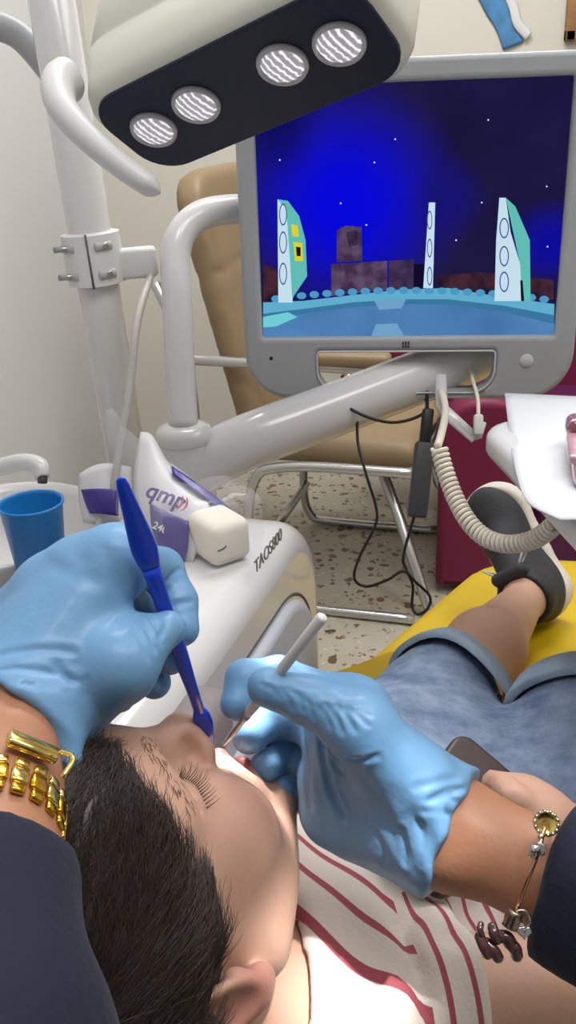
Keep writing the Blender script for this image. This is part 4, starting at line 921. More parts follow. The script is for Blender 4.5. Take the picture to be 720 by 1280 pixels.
# ================================================================== gold watch on the left wrist
M_gold = mat('gold', rgb(214, 168, 62), .2, metal=1); M_gold2 = mat('pale_gold', rgb(232, 204, 120), .18, metal=1)
wc = P(-14, 1032, .362); wax = unit(L_fore[2]-LW); wx, wy, _ = frame(wax, FWD)
if wx @ RGT < 0: wx = -wx; wy = -wy
watch = thing('wristwatch', wc, 'gold link wristwatch on the left wrist above the navy sleeve', 'watch')
WR = .0288; LW_ = P(-14, 1032, .362)
tocam = unit(EYE-LW_); tocam = unit(tocam-wax*(tocam @ wax)); side = np.cross(wax, tocam); side = side if side @ RGT > 0 else -side
nlk = 22
for i in range(nlk):
    t = 2*PI*i/nlk; rd = math.cos(t)*tocam+math.sin(t)*side; tn = -math.sin(t)*tocam+math.cos(t)*side
    AXm = np.array([tn, wax, rd]).T; c = LW_+rd*WR
    lk = mesh_ob('link', *rbox(c, (.0074, .0085, .0034), AXm, .0012, 2), M_gold2 if i % 2 else M_gold, watch)
    mesh_ob('edge_link', *rbox(c+wax*.0068, (.0060, .0048, .003), AXm, .0012, 2), M_gold, lk); mesh_ob('edge_link', *rbox(c-wax*.0068, (.0060, .0048, .003), AXm, .0012, 2), M_gold2, lk)
rd = unit(math.cos(-1.1)*tocam+math.sin(-1.1)*side); cs_ = mesh_ob('case', *lathe([(.012, -.003), (.0165, -.002), (.017, .003), (.0145, .005)], LW_+rd*(WR+.003), rd, 28), M_gold, watch)
mesh_ob('dial', *lathe([(.014, .0045), (.0138, .0056), (.0001, .0058)], LW_+rd*(WR+.003), rd, 28, cap=False), M_gold2, cs_)
rd = unit(math.cos(.35)*tocam+math.sin(.35)*side); tn = np.cross(wax, rd)
cl = mesh_ob('clasp', *rbox(LW_+rd*(WR+.004)-wax*.013, (.022, .0075, .0045), np.array([tn, wax, rd]).T, .0015, 2), M_gold2, watch)
mesh_ob('clasp_pin', *tube(smooth_path([LW_+rd*(WR+.006)-wax*.010+side*.010, LW_+rd*(WR+.009)-wax*.004+side*.014, LW_+rd*(WR+.006)+wax*.004+side*.012], 6), .0011, 8), M_gold2, cl)
# ================================================================== charm bracelet on the right wrist
M_silver = mat('silver', rgb(198, 196, 192), .22, metal=1); M_rose = mat('rose_gold', rgb(206, 160, 126), .25, metal=1)
br = thing('charm_bracelet', P(663, 1085, .44), 'silver charm bracelet with a round gold medallion on the right wrist', 'bracelet')
bpts = [P(683, 1030, .440), P(676, 1052, .432), P(669, 1075, .428), P(657, 1105, .427), P(645, 1138, .430)]
back = [P(640, 1150, .45), P(650, 1140, .50), P(680, 1080, .52), P(690, 1040, .47)]
bp_ = smooth_path(bpts+back, 6, closed=True)
mesh_ob('chain', *tube(bp_, .0011, 8, closed=True), M_rose, br)
mc = P(683, 1029, .436); md = unit(EYE-mc)
med = mesh_ob('medallion', *lathe([(.0042, -.0012), (.0058, -.001), (.0062, .0004), (.0052, .0014), (.0044, .0008), (.0001, .0010)], mc, md, 28, cap=False), M_gold2, br)
x_, y_, _ = frame(md)
for i in range(14):
    t = 2*PI*i/14; mesh_ob('stone', *lathe([(.0001, -.0006), (.0010, 0), (.0007, .0007), (.0001, .0009)], mc+(math.cos(t)*x_+math.sin(t)*y_)*.0054+md*.001, md, 8, cap=False), M_silver, med)
for i, (px, py, dd, r) in enumerate(((676, 1046, .433, .0016), (674, 1055, .431, .0014), (677, 1066, .4285, .0016))):
    mesh_ob('bead', *lathe([(.0002, -r), (r*.8, -r*.6), (r, 0), (r*.8, r*.6), (.0002, r)], P(px, py, dd), DWN, 10, cap=False), M_silver, br)
mesh_ob('star_charm', *plate([[(.0028*(1 if k % 2 else .5)*math.cos(k*PI/5), .0028*(1 if k % 2 else .5)*math.sin(k*PI/5)) for k in range(10)]], .0012, .0003, (P(678, 1060, .427), RGT, DWN, FWD)), M_silver, br)
mesh_ob('barrel_bead', *lathe([(.0012, -.0032), (.0022, -.003), (.0022, .003), (.0012, .0032)], P(668, 1064, .4275), unit(DWN-RGT*.25), 12), M_silver, br)
q = P(641, 1149, .426); mesh_ob('charm_barrel', *lathe([(.0030, -.0042), (.0040, -.004), (.0036, -.002), (.0041, 0), (.0036, .002), (.0040, .004), (.003, .0042)], q, unit(DWN-RGT*.4), 16), mat('antique_silver', rgb(150, 140, 120), .3, metal=1), br)
mesh_ob('ring', *tube([q+(math.cos(t)*RGT+math.sin(t)*DWN)*.0042+RGT*.004 for t in np.linspace(0, 2*PI, 20, endpoint=False)], .0006, 6, closed=True), M_silver, br)
q = P(655, 1165, .424); mesh_ob('heart_charm', *plate([[(.0036*math.sin(t)**3, -.0034*(.81*math.cos(t)-.31*math.cos(2*t)-.125*math.cos(3*t)-.06*math.cos(4*t))) for t in np.linspace(0, 2*PI, 24, endpoint=False)]], .0018, .0005, (q, RGT, DWN, FWD)), M_silver, br)
M_bead = mat('dark_glass_bead', rgb(70, 44, 44), .12, coat=.5)
for p0, p1, p2, r in (((601, 1156), (600, 1162), (602, 1168), .0016), ((600, 1172), (605, 1184), (609, 1192), .0027), ((609, 1180), (618, 1190), (622, 1196), .0029), ((616, 1160), (618, 1168), (621, 1174), .0026), ((622, 1170), (634, 1172), (640, 1182), .0030), ((636, 1178), (644, 1186), (646, 1194), .0030)):
    mesh_ob('drop_bead', *rounded_tube(smooth_path([P(*p0, .428), P(*p1, .426), P(*p2, .427)], 5), r, 10, 1.0), M_bead, br)
# ================================================================== the child
NB = HW(0, -.03, -.112)
brt = np.array([.855, -.52, 0])                                            # towards the child's right
Bsh = [NB+brt*.10+[.02, .03, -.02], NB-brt*.10+[.02, .03, -.02]]
PEL = np.array([.125, .60, .595]); bax = unit(PEL-NB); bnm = unit(np.cross(bax, brt)); bnm = bnm if bnm[2] > 0 else -bnm
TA = np.array([brt, np.cross(bnm, brt), bnm]).T
CH = NB+bax*.105-bnm*.03; BE = NB+bax*.20-bnm*.03
hipL, hipR = P(474, 985, .775), np.array([.225, .545, .615])
kneL, kneR = P(566, 862, .955), P(736, 893, .84)
ankL, ankR = P(648, 740, 1.255), P(860, 800, 1.02)
RE = np.array([.285, .425, .625]); RH = P(655, 1010, .60)
LE = np.array([-.055, .60, .585]); LH = np.array([.0, .745, .56])
FG = [([P(640, 995, 0.585), P(628, 982, 0.600), P(616, 978, 0.620), P(606, 986, 0.630)], .0080), ([P(648, 1000, 0.585), P(634, 990, 0.593), P(620, 988, 0.613), P(610, 996, 0.627)], .0080), ([P(655, 1006, 0.585), P(640, 1000, 0.591), P(626, 998, 0.611), P(616, 1004, 0.625)], .0076), ([P(660, 1014, 0.585), P(646, 1012, 0.593), P(632, 1010, 0.609)], .0068), ([P(650, 995, 0.610), P(636, 984, 0.630), P(622, 980, 0.642)], .0084)]
def limb(Q, a, b, c, r): return smin(rc(Q, a, b, r[0], r[1]), rc(Q, b, c, r[1], r[2]), .02)
def arms(Q, o=0):
    a = limb(Q, Bsh[0], RE, RH-(RH-RE)*.12, (.039+o, .031+o, .021+o)); b = limb(Q, Bsh[1], LE, LH, (.039+o, .031+o, .021+o)); return a, b
def torso(Q):
    d = rc(Q, Bsh[0]-brt*.02, Bsh[1]+brt*.02, .046, .046)
    d = smin(d, ell(Q, CH, (.118, .125, .074), TA), .05); d = smin(d, ell(Q, BE, (.112, .12, .07), TA), .05)
    return smin(d, ell(Q, PEL, (.12, .09, .068), TA), .04)
def leg(Q, h, k, a):
    d = smin(rc(Q, h, k, .066, .046), rc(Q, k, k+(a-k)*.38, .044, .043), .02); return smin(d, rc(Q, k+(a-k)*.38, a, .043, .0245), .025)
FT = P(606, 622, 1.285); FH = P(694, 764, 1.272)        # toe and heel of the left shoe (sole)
ft = unit(FT-FH); fn = (kneL-ankL); fn = unit(fn-ft*(fn @ ft)); fs = np.cross(fn, ft)
SA = np.array([ft, fs, fn]).T; SL = .212; SO_ = FH-ft*.006-fn*.012
ankL = SO_+ft*.052+fn*.085
NOS = [p for p in (trace_px(lambda X: head_sdf((X-HP) @ HM), x, y) for x, y in ((236, 930), (245, 943), (253, 956))) if p is not None]
def child_body(Q):
    d = smin(torso(Q)+.010, rc(Q, HW(0, -.022, -.04), NB-bnm*.02, .046, .05), .035)
    a, b = arms(Q); d = smin(d, a, .02); d = smin(d, b, .02)
    h = ell(Q, RH, (.024, .03, .016)); 
    for pts, r in FG: h = smin(h, chain(Q, [RH]+pts, [.012]+[r]*(len(pts)-1)+[r*.85], .004), .004)
    d = smin(d, h, .012)
    g = ell(Q, LH, (.028, .034, .014))
    for k in range(4): g = smin(g, rc(Q, LH, LH+unit([.8, -.5+.22*k, -.1])*.065, .009, .007), .005)
    g = smin(g, rc(Q, LH, LH+np.array([.01, -.05, .0]), .010, .008), .006); d = smin(d, g, .012)
    d = smin(d, leg(Q, hipL, kneL, ankL), .03); d = smin(d, leg(Q, hipR, kneR, ankR), .03)
    d = smin(d, rc(Q, ankL, ankL+ft*.09-fn*.05, .026, .018), .02); d = smin(d, rc(Q, ankR, ankR+np.array([.02, .03, .08]), .026, .018), .02)
    return smin(d, groove(head_sdf((Q-HP) @ HM), Q, NOS, .0042, .0040), .012)
kid = thing('person', [.1, .6, .5], 'dark haired child lying on the chair in a striped shirt and denim shorts', 'person')
KB = sdf_ob('body', child_body, (-.24, .18, .42), (.50, 1.24, .93), .0072, M_skin, kid, fine=[(-.17, .02, .0017), (.24, .47, .0017), (.70, .90, .0017)], it=1)
q = (wverts(KB)-HP) @ HM; A_ = np.abs(q[:, 0])
lipd = np.minimum(rc(np.stack([A_, q[:, 1], q[:, 2]], 1), (0, .0895, -.0385), (.019, .077, -.0455), .0055, .0035), rc(np.stack([A_, q[:, 1], q[:, 2]], 1), (0, .0855, -.062), (.019, .076, -.0505), .0065, .0035))
ros = np.clip(1-lipd/.002, 0, 1)*.85
ros = np.maximum(ros, .42*np.exp(-(np.linalg.norm(np.stack([A_, q[:, 1], q[:, 2]], 1)-[.0755, -.01, -.012], axis=1)/.022)**4)*(A_ > .066)); ros = np.maximum(ros, .16*np.exp(-(np.linalg.norm(np.stack([A_, q[:, 1], q[:, 2]], 1)-[.045, .072, -.015], axis=1)/.02)**2))
fattr(KB, 'rosy', ros)
# ---- hair: a cap on the scalp and short strands over it
def hcap(Q):
    q = (Q-HP) @ HM; return smax(hair_sdf(q), -hairline(q)*.9, .006)
cap = sdf_ob('hair', hcap, HP-.15, HP+.15, .0028, M_hair, kid, it=1)
cap['kind'] = 'stuff'
def strands(fnroot, n, L, r, name, parent, m):
    Vc = (wverts(cap)-HP) @ HM; N = np.zeros_like(Vc); e = 1e-3; hs_ = lambda X: hair_sdf(X)
    keep = hairline(Vc) > .001; Vc = Vc[keep]; idx = RNG.integers(0, len(Vc), n); R0 = Vc[idx]+RNG.normal(0, .0012, (n, 3))
    G = np.stack([hs_(R0+e*np.eye(3)[k])-hs_(R0-e*np.eye(3)[k]) for k in range(3)], 1); G /= np.linalg.norm(G, axis=1)[:, None]+1e-9
    R0 = R0-G*(hs_(R0)+.002)[:, None]
    wh = np.array([.0, -.075, .085])                                     # crown whorl
    dv = R0-wh; tn = dv-G*np.sum(dv*G, 1)[:, None]; tn /= np.linalg.norm(tn, axis=1)[:, None]+1e-9
    sw = np.cross(G, tn); ph = .5+.5*np.sin(R0[:, 2]*70+R0[:, 1]*50)
    D = tn*.9+sw*(.35*ph[:, None])+RNG.normal(0, .16, (n, 3)); D -= G*np.sum(D*G, 1)[:, None]; D /= np.linalg.norm(D, axis=1)[:, None]+1e-9
    Ls = L*RNG.uniform(.55, 1.15, n)*np.clip(.45+hairline(R0)/.03, .35, 1); K = 5; ring = 3; V = np.zeros((n, K, ring, 3)); p = R0.copy(); d = D*.9+G*.18; d /= np.linalg.norm(d, axis=1)[:, None]
    curl = RNG.normal(0, .25, (n, 3))
    for k in range(K):
        g = np.stack([hs_(p+e*np.eye(3)[j])-hs_(p-e*np.eye(3)[j]) for j in range(3)], 1); g /= np.linalg.norm(g, axis=1)[:, None]+1e-9
        b = np.cross(g, d); b /= np.linalg.norm(b, axis=1)[:, None]+1e-9; rr = r*(1-.8*k/(K-1))
        V[:, k, 0] = p+b*rr; V[:, k, 1] = p-b*rr; V[:, k, 2] = p+g*rr*1.2
        p = p+d*(Ls/(K-1))[:, None]; h = hs_(p); d = d+curl*.3-g*(.22+np.clip(h-.004, 0, .02)*40)[:, None]*.6; h = hs_(p); p = p+g*np.maximum(.0004-h, 0)[:, None]; d /= np.linalg.norm(d, axis=1)[:, None]
    b0 = (np.arange(n)*K*ring)[:, None]; F = []
    for k in range(K-1):
        for j in range(3):
            j2 = (j+1) % 3; F.append(np.concatenate([b0+k*3+j, b0+k*3+j2, b0+(k+1)*3+j2, b0+(k+1)*3+j], 1))
    o = mesh_ob(name, V.reshape(-1, 3) @ HM.T+HP, np.concatenate(F), m, parent); o['kind'] = 'stuff'; return o
strands(None, 17000, .026, .00032, 'strands', cap, mat('hair_strand', rgb(58, 46, 40), .38, spec=.7))
# ---- eyelashes and eyebrows
M_lash = mat('lash_black', rgb(24, 18, 16), .5)
for s in (1, -1):
    a = Acc(); lp_ = smooth_path(np.array(LASH), 8)
    for i in range(22):
        t = 3+i*(len(lp_)-5)/22; j = int(t); p = lp_[j]+(lp_[j+1]-lp_[j])*(t-j); fan = (i-10)/11+random.uniform(-.18, .18)
        out = unit([.35*fan+.15, 1.0, -.55]); ln_ = .0085+.002*math.cos(fan)+random.uniform(-.0032, .0012)
        q0 = p+out*-.0006; q1 = q0+out*ln_*.5+np.array([.0006*fan, 0, -.0006]); q2 = q0+out*ln_*.95+np.array([.0016*fan, 0, .0012])
        pp = np.array([q0, q1, q2])*[s, 1, 1]; a.add(tube([HW(*x) for x in smooth_path(pp, 4)], np.linspace(.00030, .00006, 9), 5))
    o = a.build('eyelashes', M_lash, kid); o['kind'] = 'stuff'
    a = Acc()
    for i in range(70):
        t = random.random(); c = np.array([.010, .0905, .0400])*(1-t)**2+2*t*(1-t)*np.array([.030, .090, .050])+t*t*np.array([.048, .068, .038]); c = c+np.array([0, random.gauss(0, .0006), random.gauss(0, .0022)])
        for _ in range(6):
            dd = head_sdf(c[None])[0]; g = np.array([head_sdf((c+1e-4*e_)[None])[0]-dd for e_ in np.eye(3)]); c = c-unit(g)*dd
        g = unit(g); tn = unit(np.array([.018, -.006, .004+.006*(1-t)])+np.random.default_rng(i).normal(0, .004, 3)); tn = unit(tn-g*(tn @ g)*.9)
        pp = np.array([c-g*.0004, c+tn*.003+g*.0004, c+tn*.0056+g*.0002])*[s, 1, 1]; a.add(tube([HW(*x) for x in pp], [.00019, .00015, .00005], 4))
    o = a.build('eyebrow', mat('brow_hair', rgb(122, 88, 68), .6), kid); o['kind'] = 'stuff'
# ---- shirt with red stripes
def shirt(Q):
    d = torso(Q)-.004
    d = smin(d, rc(Q, CH+bax*.1, PEL, .085, .09), .06)
    s1 = Bsh[0]+(RE-Bsh[0])*.10; s2 = Bsh[1]+(LE-Bsh[1])*.5
    for s, a, b in ((0, s1, RE), (1, s2, LE)):
        e = rc(Q, Bsh[s], a+(b-a)*.2, .048, .047); e = smax(e, (Q-a) @ unit(b-Bsh[s]), .004); d = smin(d, e, .025)
    for k, (o, ph) in enumerate(((.02, 0), (.06, 1.5), (.09, 2.2))):
        d = d+.0018*np.sin(Q @ (brt*60+bax*38)+ph*2)*np.sin(Q @ (bax*44-brt*25)+ph)
    for a, b in ((Bsh[0]-brt*.015+bnm*.05, CH+brt*.06+bnm*.08), (Bsh[0]+bnm*.05+brt*.01, CH+brt*.09+bax*.02+bnm*.05)): d = groove(d, Q, [a, b], .006, .008)
    sp_ = (Q-Bsh[0]) @ unit(RE-Bsh[0]); nr = np.exp(-np.maximum(rc(Q, Bsh[0], RE, 0, 0)-.05, 0)/.015); d = d+(.0065*np.exp(-((sp_+.014)/.0055)**2)-.003*np.exp(-((sp_+.028)/.008)**2))*nr
    nk = rc(Q, HW(0, -.022, -.04), NB-bnm*.02, .054, .060)
    d = smax(d, -nk, .004)
    return smax(d, (Q-PEL) @ bax+.095, .004)
def shirt_mat():
    m = mat('striped_cotton', rgb(214, 202, 192), .85, bump=.25, bscale=400); nt = m.node_tree; b = nt.nodes['Principled BSDF']; N = nt.nodes.new; Lk = nt.links.new
    at = N('ShaderNodeAttribute'); at.attribute_name = 'along'
    a2 = N('ShaderNodeAttribute'); a2.attribute_name = 'sleeve_pos'; a3 = N('ShaderNodeAttribute'); a3.attribute_name = 'sleeve_in'; gt = N('ShaderNodeMath'); gt.operation = 'GREATER_THAN'; gt.inputs[1].default_value = 0; Lk(a3.outputs['Fac'], gt.inputs[0])
    mxs = N('ShaderNodeMix'); Lk(gt.outputs[0], mxs.inputs['Factor']); Lk(at.outputs['Fac'], mxs.inputs['A']); Lk(a2.outputs['Fac'], mxs.inputs['B'])
    md_ = N('ShaderNodeMath'); md_.operation = 'FRACT'; Lk(mxs.outputs['Result'], md_.inputs[0])
    cr = N('ShaderNodeValToRGB'); e = cr.color_ramp; e.elements[0].position = 0; e.elements[0].color = rgb(214, 202, 192); e.elements[1].position = .74; e.elements[1].color = rgb(214, 202, 192)
    for p_, c in ((.755, rgb(160, 78, 86)), (.955, rgb(152, 72, 82)), (.97, rgb(214, 202, 192))): x = e.elements.new(p_); x.color = c
    Lk(md_.outputs[0], cr.inputs['Fac']); Lk(cr.outputs['Color'], b.inputs['Base Color']); return m
TS = sdf_ob('t_shirt', shirt, (-.25, .24, .45), (.30, .82, .86), .0042, shirt_mat(), kid, it=2)
v = wverts(TS); sarm = [(v-Bsh[0]) @ unit(RE-Bsh[0]), (v-Bsh[1]) @ unit(LE-Bsh[1])]
along = ((v-NB) @ bax+.012*np.sin((v-NB) @ brt*26))/.0235
dsl = rc(v, Bsh[0], RE, .05, .05)-torso(v); insl = (sarm[0] > -.012) & (rc(v, Bsh[0], RE, 0, 0) < .062)
fattr(TS, 'sleeve_pos', (sarm[0]-.2)/.0165); fattr(TS, 'sleeve_in', np.minimum(sarm[0]+.010, .066-rc(v, Bsh[0], RE, 0, 0))*20)
fattr(TS, 'along', along)
# ---- denim shorts with rolled cuffs
def hemN(h, k, t): return unit(unit(k-h)+brt*t)
def thigh(Q, h, k, r0, r1): return rc(Q, h, k, r0, r1)
def shorts(Q):
    w = .0016*np.sin(Q[:, 0]*80+Q[:, 2]*60)*np.sin(Q[:, 1]*70)
    l = smax(thigh(Q, hipL, kneL, .074, .060), (Q-kneL) @ hemN(hipL, kneL, .45)+.002, .004); r = smax(thigh(Q, hipR, kneR, .084, .064), (Q-kneR) @ hemN(hipR, kneR, .2)+.002, .004)
    d = np.minimum(l, r); d = smin(d, ell(Q, PEL, (.135, .155, .088), TA), .03); 
    for h, k in ((hipL, kneL), (hipR, kneR)):
        a = unit(k-h); pass
    return d+w
SHO = sdf_ob('shorts', shorts, (-.06, .46, .46), (.42, .95, .78), .0048, M_denim, kid, it=2)
M_seam = mat('seam_thread', rgb(150, 158, 172), .8)
for h, k, r, tl in ((hipL, kneL, .0625, .45), (hipR, kneR, .0665, .2)):
    ax = unit(k-h); x, y, _ = frame(ax, (0, 0, 1)); n = 40; V = []; F = []
    pro = [(-.040, -.003), (-.040, .0035), (-.030, .0055), (-.008, .006), (.0, .0045), (.002, .001), (.0, -.004)]
    for s, o in pro:
        for t in np.linspace(0, 2*PI, n, endpoint=False):
            rd = math.cos(t)*x+math.sin(t)*y; hn = hemN(h, k, tl); s2 = s-(rd @ hn)/(ax @ hn)*r; rr = r+o+.0012*math.sin(5*t)+(-s2)*.30; V.append(k+ax*s2+rd*rr)
    for i in range(len(pro)-1):
        for j in range(n): F.append([i*n+j, i*n+(j+1) % n, (i+1)*n+(j+1) % n, (i+1)*n+j])
    cf = mesh_ob('cuff', V, F, M_denim2, SHO)
    tw = 2*PI; best = max(np.linspace(0, tw, 40), key=lambda t: (math.cos(t)*x+math.sin(t)*y) @ unit(RGT*.75+DWN*.5-FWD*.5)); rd = math.cos(best)*x+math.sin(best)*y
    if r < .065:
        tp_ = trace_px(lambda X: rc(X, hipL, kneL, .074, .060), 604, 912, .4, 1.1)
        if tp_ is not None: rd = tp_-h; rd = unit(rd-ax*(rd @ ax))
    hn = hemN(h, k, tl); s2 = -(rd @ hn)/(ax @ hn)*r; mesh_ob('seam', *tube([k+ax*(s2+.001)+rd*(r+.007-s2*.3), k+ax*(s2-.038)+rd*(r+.018-s2*.3)], .0013, 6), M_seam, cf)
    L_ = np.linalg.norm(k-h); a = Acc(); R0_ = .074 if r < .065 else .084; pp = [h+(k-h)*f_+rd*(R0_+(r-.0025-R0_)*f_+.0012) for f_ in np.linspace(.30, .80, 10)]
    a.add(tube(pp, .0022, 6)); tn = np.cross(ax, rd)
    mesh_ob('side_seam', *a.get(), M_denim, SHO)
    b2 = Acc()
    for side_ in (-1, 1):
        for i in range(22):
            f_ = .32+.46*i/22; c0 = h+(k-h)*f_+rd*(R0_+(r-.0025-R0_)*f_+.0014)+tn*side_*.006; c1 = c0+ax*.005; b2.add(tube([c0, c1], .0007, 4))
    b2.build('stitching', M_seam, SHO)
# ---- shoes
M_shoe = mat('charcoal_shoe', rgb(46, 46, 50), .7, bump=.3, bscale=250, noise=.1, nscale=25); M_sole = mat('white_rubber_sole', rgb(208, 202, 194), .6, noise=.06, nscale=20); M_lace = mat('shoe_lace', rgb(176, 174, 170), .7); M_sock = mat('grey_sock', rgb(120, 124, 128), .85, bump=.3, bscale=300)
def shoe(o0, Amat, ank, up_leg, parent):
    a1, a2, a3 = Amat.T
    W = lambda t, s, h: o0+a1*t+a2*s+a3*h
    def upf(Q):
        q = (Q-o0) @ Amat
        d = ell(q, (.046, 0, .036), (.044, .0325, .040)); d = smin(d, rc(q, (.050, 0, .03), (.052, 0, .086), .033, .038), .02)
        d = smin(d, ell(q, (.105, .0, .028), (.065, .033, .036)), .03); d = smin(d, ell(q, (.160, .0, .020), (.047, .0385, .0275)), .025)
        d = smin(d, rc(q, (.075, 0, .078), (.125, 0, .048), .020, .022), .018)
        d = smax(d, -(q[:, 2]-.004), .004); d = smax(d, q[:, 2]-.108+.25*np.abs(q[:, 0]-.05), .006)
        d = smax(d, -rc(q, (.052, 0, .07), (.052, 0, .14), .0275, .032), .004)
        for x in (.10, .125): d = groove(d, q, [(x, -.032, .035), (x-.008, 0, .062), (x, .032, .035)], .0012, .002)
        return groove(d, q, [(.088, .03, .03), (.12, .038, .018), (.15, .04, .012)], .0015, .002)
    lo = np.minimum.reduce([W(t, s, h) for t in (-.01, .225) for s in (-.055, .055) for h in (-.02, .12)]); hi = np.maximum.reduce([W(t, s, h) for t in (-.01, .225) for s in (-.055, .055) for h in (-.02, .12)])
    up_ = sdf_ob('shoe', upf, lo, hi, .0028, M_shoe, parent, it=2)
    def sol(Q):
        q = (Q-o0) @ Amat; p = q.copy(); p[:, 2] = 0
        d2 = smin(rc(p, (.038, 0, 0), (.10, .002, 0), .0385, .036), rc(p, (.10, .002, 0), (.162, -.001, 0), .036, .0455), .02)
        top = .020+.012*np.clip((.06-q[:, 0])/.06, 0, 1)+.006*np.clip((q[:, 0]-.15)/.05, 0, 1)
        d = smax(d2, np.maximum(q[:, 2]-top, -.014-q[:, 2]), .010)
        return d+.0007*np.sin(q[:, 2]*900)*(np.abs(q[:, 2]) < .012)
    sdf_ob('sole', sol, lo-.01, hi+.01, .0028, M_sole, up_, it=2)
    for i, t in enumerate((.088, .100, .112, .124)):
        h = .083-.013*i; a = Acc(); sgn = 1 if i % 2 else -1
        a.add(tube(smooth_path([W(t+.004*sgn, -.022, h-.018), W(t, -.010, h+.0035), W(t-.002*sgn, .010, h+.0035), W(t-.004*sgn, .022, h-.018)], 6), .0019, 8, flat=(1.2, .7)))
        a.build('lace', M_lace, up_)
    for s in (-1, 1): mesh_ob('lace_loop', *tube(smooth_path([W(.086, 0, .084), W(.095, s*.016, .096), W(.108, s*.030, .090), W(.104, s*.030, .078), W(.090, s*.012, .082)], 6), .0016, 8), M_lace, up_)
    mesh_ob('tongue', *rbox(W(.083, 0, .090), (.018, .050, .044), Amat @ np.array([[.8, 0, .6], [0, 1, 0], [-.6, 0, .8]]), .0088, 5), M_shoe, up_)
    sd_ = unit(up_leg-ank); x, y, _ = frame(sd_)
    mesh_ob('sock', *lathe([(.029, -.03), (.0295, .004), (.0300, .012), (.0285, .0145), (.026, .0145)], ank, sd_, 28, cap=False), M_sock, parent)
shoe(SO_, SA, ankL, kneL, kid)
ft2 = unit([.1, .25, .96]); fn2 = kneR-ankR; fn2 = unit(fn2-ft2*(fn2 @ ft2)); fs2 = np.cross(fn2, ft2); SA2 = np.array([ft2, fs2, fn2]).T
shoe(ankR-ft2*.052-fn2*.085, SA2, ankR, kneR, kid)
# ---- phone in the child's hand
phc = P(566, 1016, .600); pu = unit(RGT*.75+DWN*.62-FWD*.2); pv = unit(np.cross(pu, unit(FWD*.6+DWN*.8))); pw = np.cross(pu, pv)
ph = thing('phone', phc, 'dark brown phone held in the child\'s right hand on the denim shorts', 'phone')
mesh_ob('phone_body', *plate([rrect(-.027, -.055, .027, .055, .012, 8)], .010, .003, (phc, pu, pv, pw), bres=3), mat('brown_phone_case', rgb(62, 48, 46), .35), ph)
mesh_ob('camera_bump', *plate([rrect(-.022, .022, .002, .046, .006, 6)], .004, .001, (phc-pw*.006, pu, pv, pw)), M_black, ph)
# ================================================================== rest of the dental chair, under the child
bc0 = CH-bnm*.135; 
bk_ax = np.array([brt, np.cross(bnm, brt), bnm]).T
mesh_ob('backrest', *rbox(CH-bnm*.125+bax*.03+brt*.03, (.26, .40, .07), TA, .03, 5), mat('grey_backrest', rgb(126, 120, 124), .5), dch)
hu = HM[:, 2]; hf = HM[:, 1]; zc = unit(-bax+np.array([0, 0, .25]))
mesh_ob('headrest', *rbox(HW(0, -.128, .03), (.22, .055, .17), HM, .025, 5), mat('grey_headrest', rgb(120, 118, 122), .5), dch)
mesh_ob('base_column', *rbox([.11, .66, .24], (.22, .24, .44), np.array([ca_, cl_, [0, 0, 1]]).T, .05, 5), M_white, dch)
mesh_ob('floor_plate', *rbox([.11, .66, .03], (.75, .26, .06), np.array([ca_, cl_, [0, 0, 1]]).T, .02, 4), M_whitem, dch)
ag = P(262, 886, .70); mesh_ob('armrest', *rbox(ag-ue*.135+[-.003, 0, -.008], (.30, .040, .05), np.array([ue, un, [0, 0, 1]]).T, .014, 4), mat('grey_armrest', rgb(132, 122, 124), .5), dch)
mesh_ob('armrest_post', *tube([ag-ue*.13-[0, 0, .03], ag-ue*.13-[0, 0, .1], np.array([.03, .62, .46])], .014, 12), M_whitem, dch)
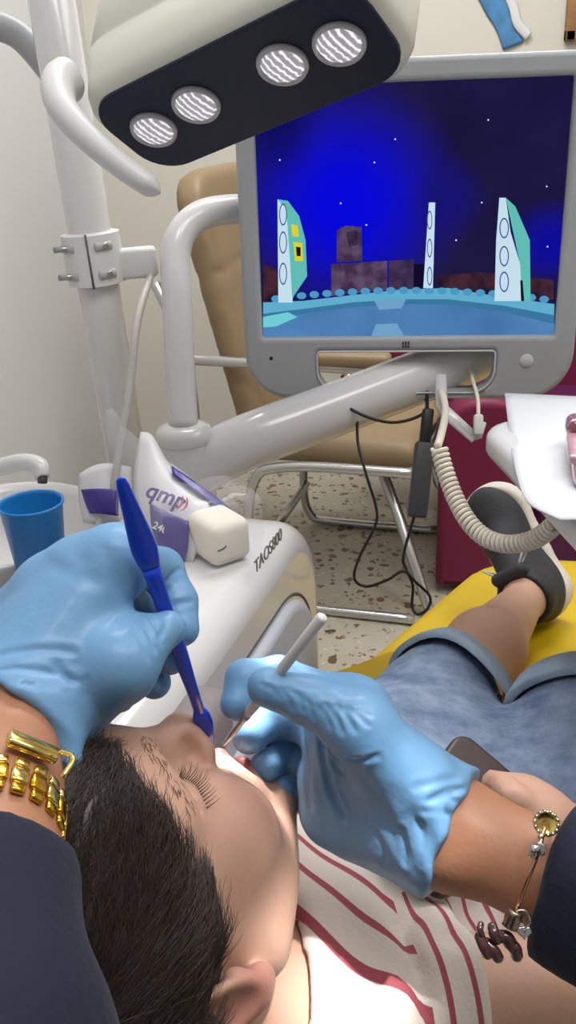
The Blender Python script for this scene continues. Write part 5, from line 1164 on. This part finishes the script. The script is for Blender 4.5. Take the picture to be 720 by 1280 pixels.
# ================================================================== light and camera
w = bpy.data.worlds.new('room_air'); SC.world = w; w.use_nodes = True; w.node_tree.nodes['Background'].inputs['Color'].default_value = (.97, .985, 1, 1); w.node_tree.nodes['Background'].inputs['Strength'].default_value = .36
def area(name, loc, sz, power, aim=(0, 0, -1), col=(1, 1, 1)):
    l = bpy.data.lights.new(name, 'AREA'); l.shape = 'RECTANGLE'; l.size, l.size_y = sz; l.energy = power; l.color = col
    o = bpy.data.objects.new(name, l); link(o); o.location = loc; o.rotation_euler = Vector(aim).to_track_quat('-Z', 'Y').to_euler(); return o
area('ceiling_light', (.3, 1.9, 2.66), (1.2, .6), 38); area('ceiling_light', (.3, .1, 2.66), (1.2, .6), 22); area('ceiling_light', (1.4, .8, 2.66), (.6, 1.2), 16)
tgt = P(326, 985, .505)
for i, q in enumerate(LEDS):
    l = bpy.data.lights.new('lamp_beam', 'SPOT'); l.energy = 13; l.shadow_soft_size = .008; l.color = (1, .98, .97); l.spot_size = math.radians(6.6); l.spot_blend = .35
    o = bpy.data.objects.new('lamp_beam', l); link(o); o.location = q+ln*.012; o.rotation_euler = Vector(tgt-q).to_track_quat('-Z', 'Y').to_euler()
sp = bpy.data.lights.new('added_shirt_spot', 'SPOT'); sp.energy = 700; sp.spot_size = math.radians(2.8); sp.spot_blend = .8; sp.shadow_soft_size = .03  # added unseen spot, no fixture of the room; brightens the child's shirt
so = bpy.data.objects.new('added_shirt_spot', sp); link(so); so.location = (.5, .1, 2.6); so.rotation_euler = Vector(P(404, 1278, .50)-np.array([.5, .1, 2.6])).to_track_quat('-Z', 'Y').to_euler()
cam = bpy.data.cameras.new('camera'); co = bpy.data.objects.new('camera', cam); link(co); SC.camera = co
cam.sensor_fit = 'VERTICAL'; cam.sensor_height = 36; cam.lens = FPX/1280*36; cam.clip_start = .02
co.matrix_world = Matrix(((RGT[0], -DWN[0], -FWD[0], EYE[0]), (RGT[1], -DWN[1], -FWD[1], EYE[1]), (RGT[2], -DWN[2], -FWD[2], EYE[2]), (0, 0, 0, 1)))
SC.view_settings.view_transform = 'Standard'; SC.view_settings.look = 'None'; SC.view_settings.gamma = 1; SC.view_settings.use_curve_mapping = False; SC.view_settings.exposure = 0
SC.cycles.use_denoising = True; SC.cycles.max_bounces = 8; SC.cycles.sample_clamp_indirect = 4
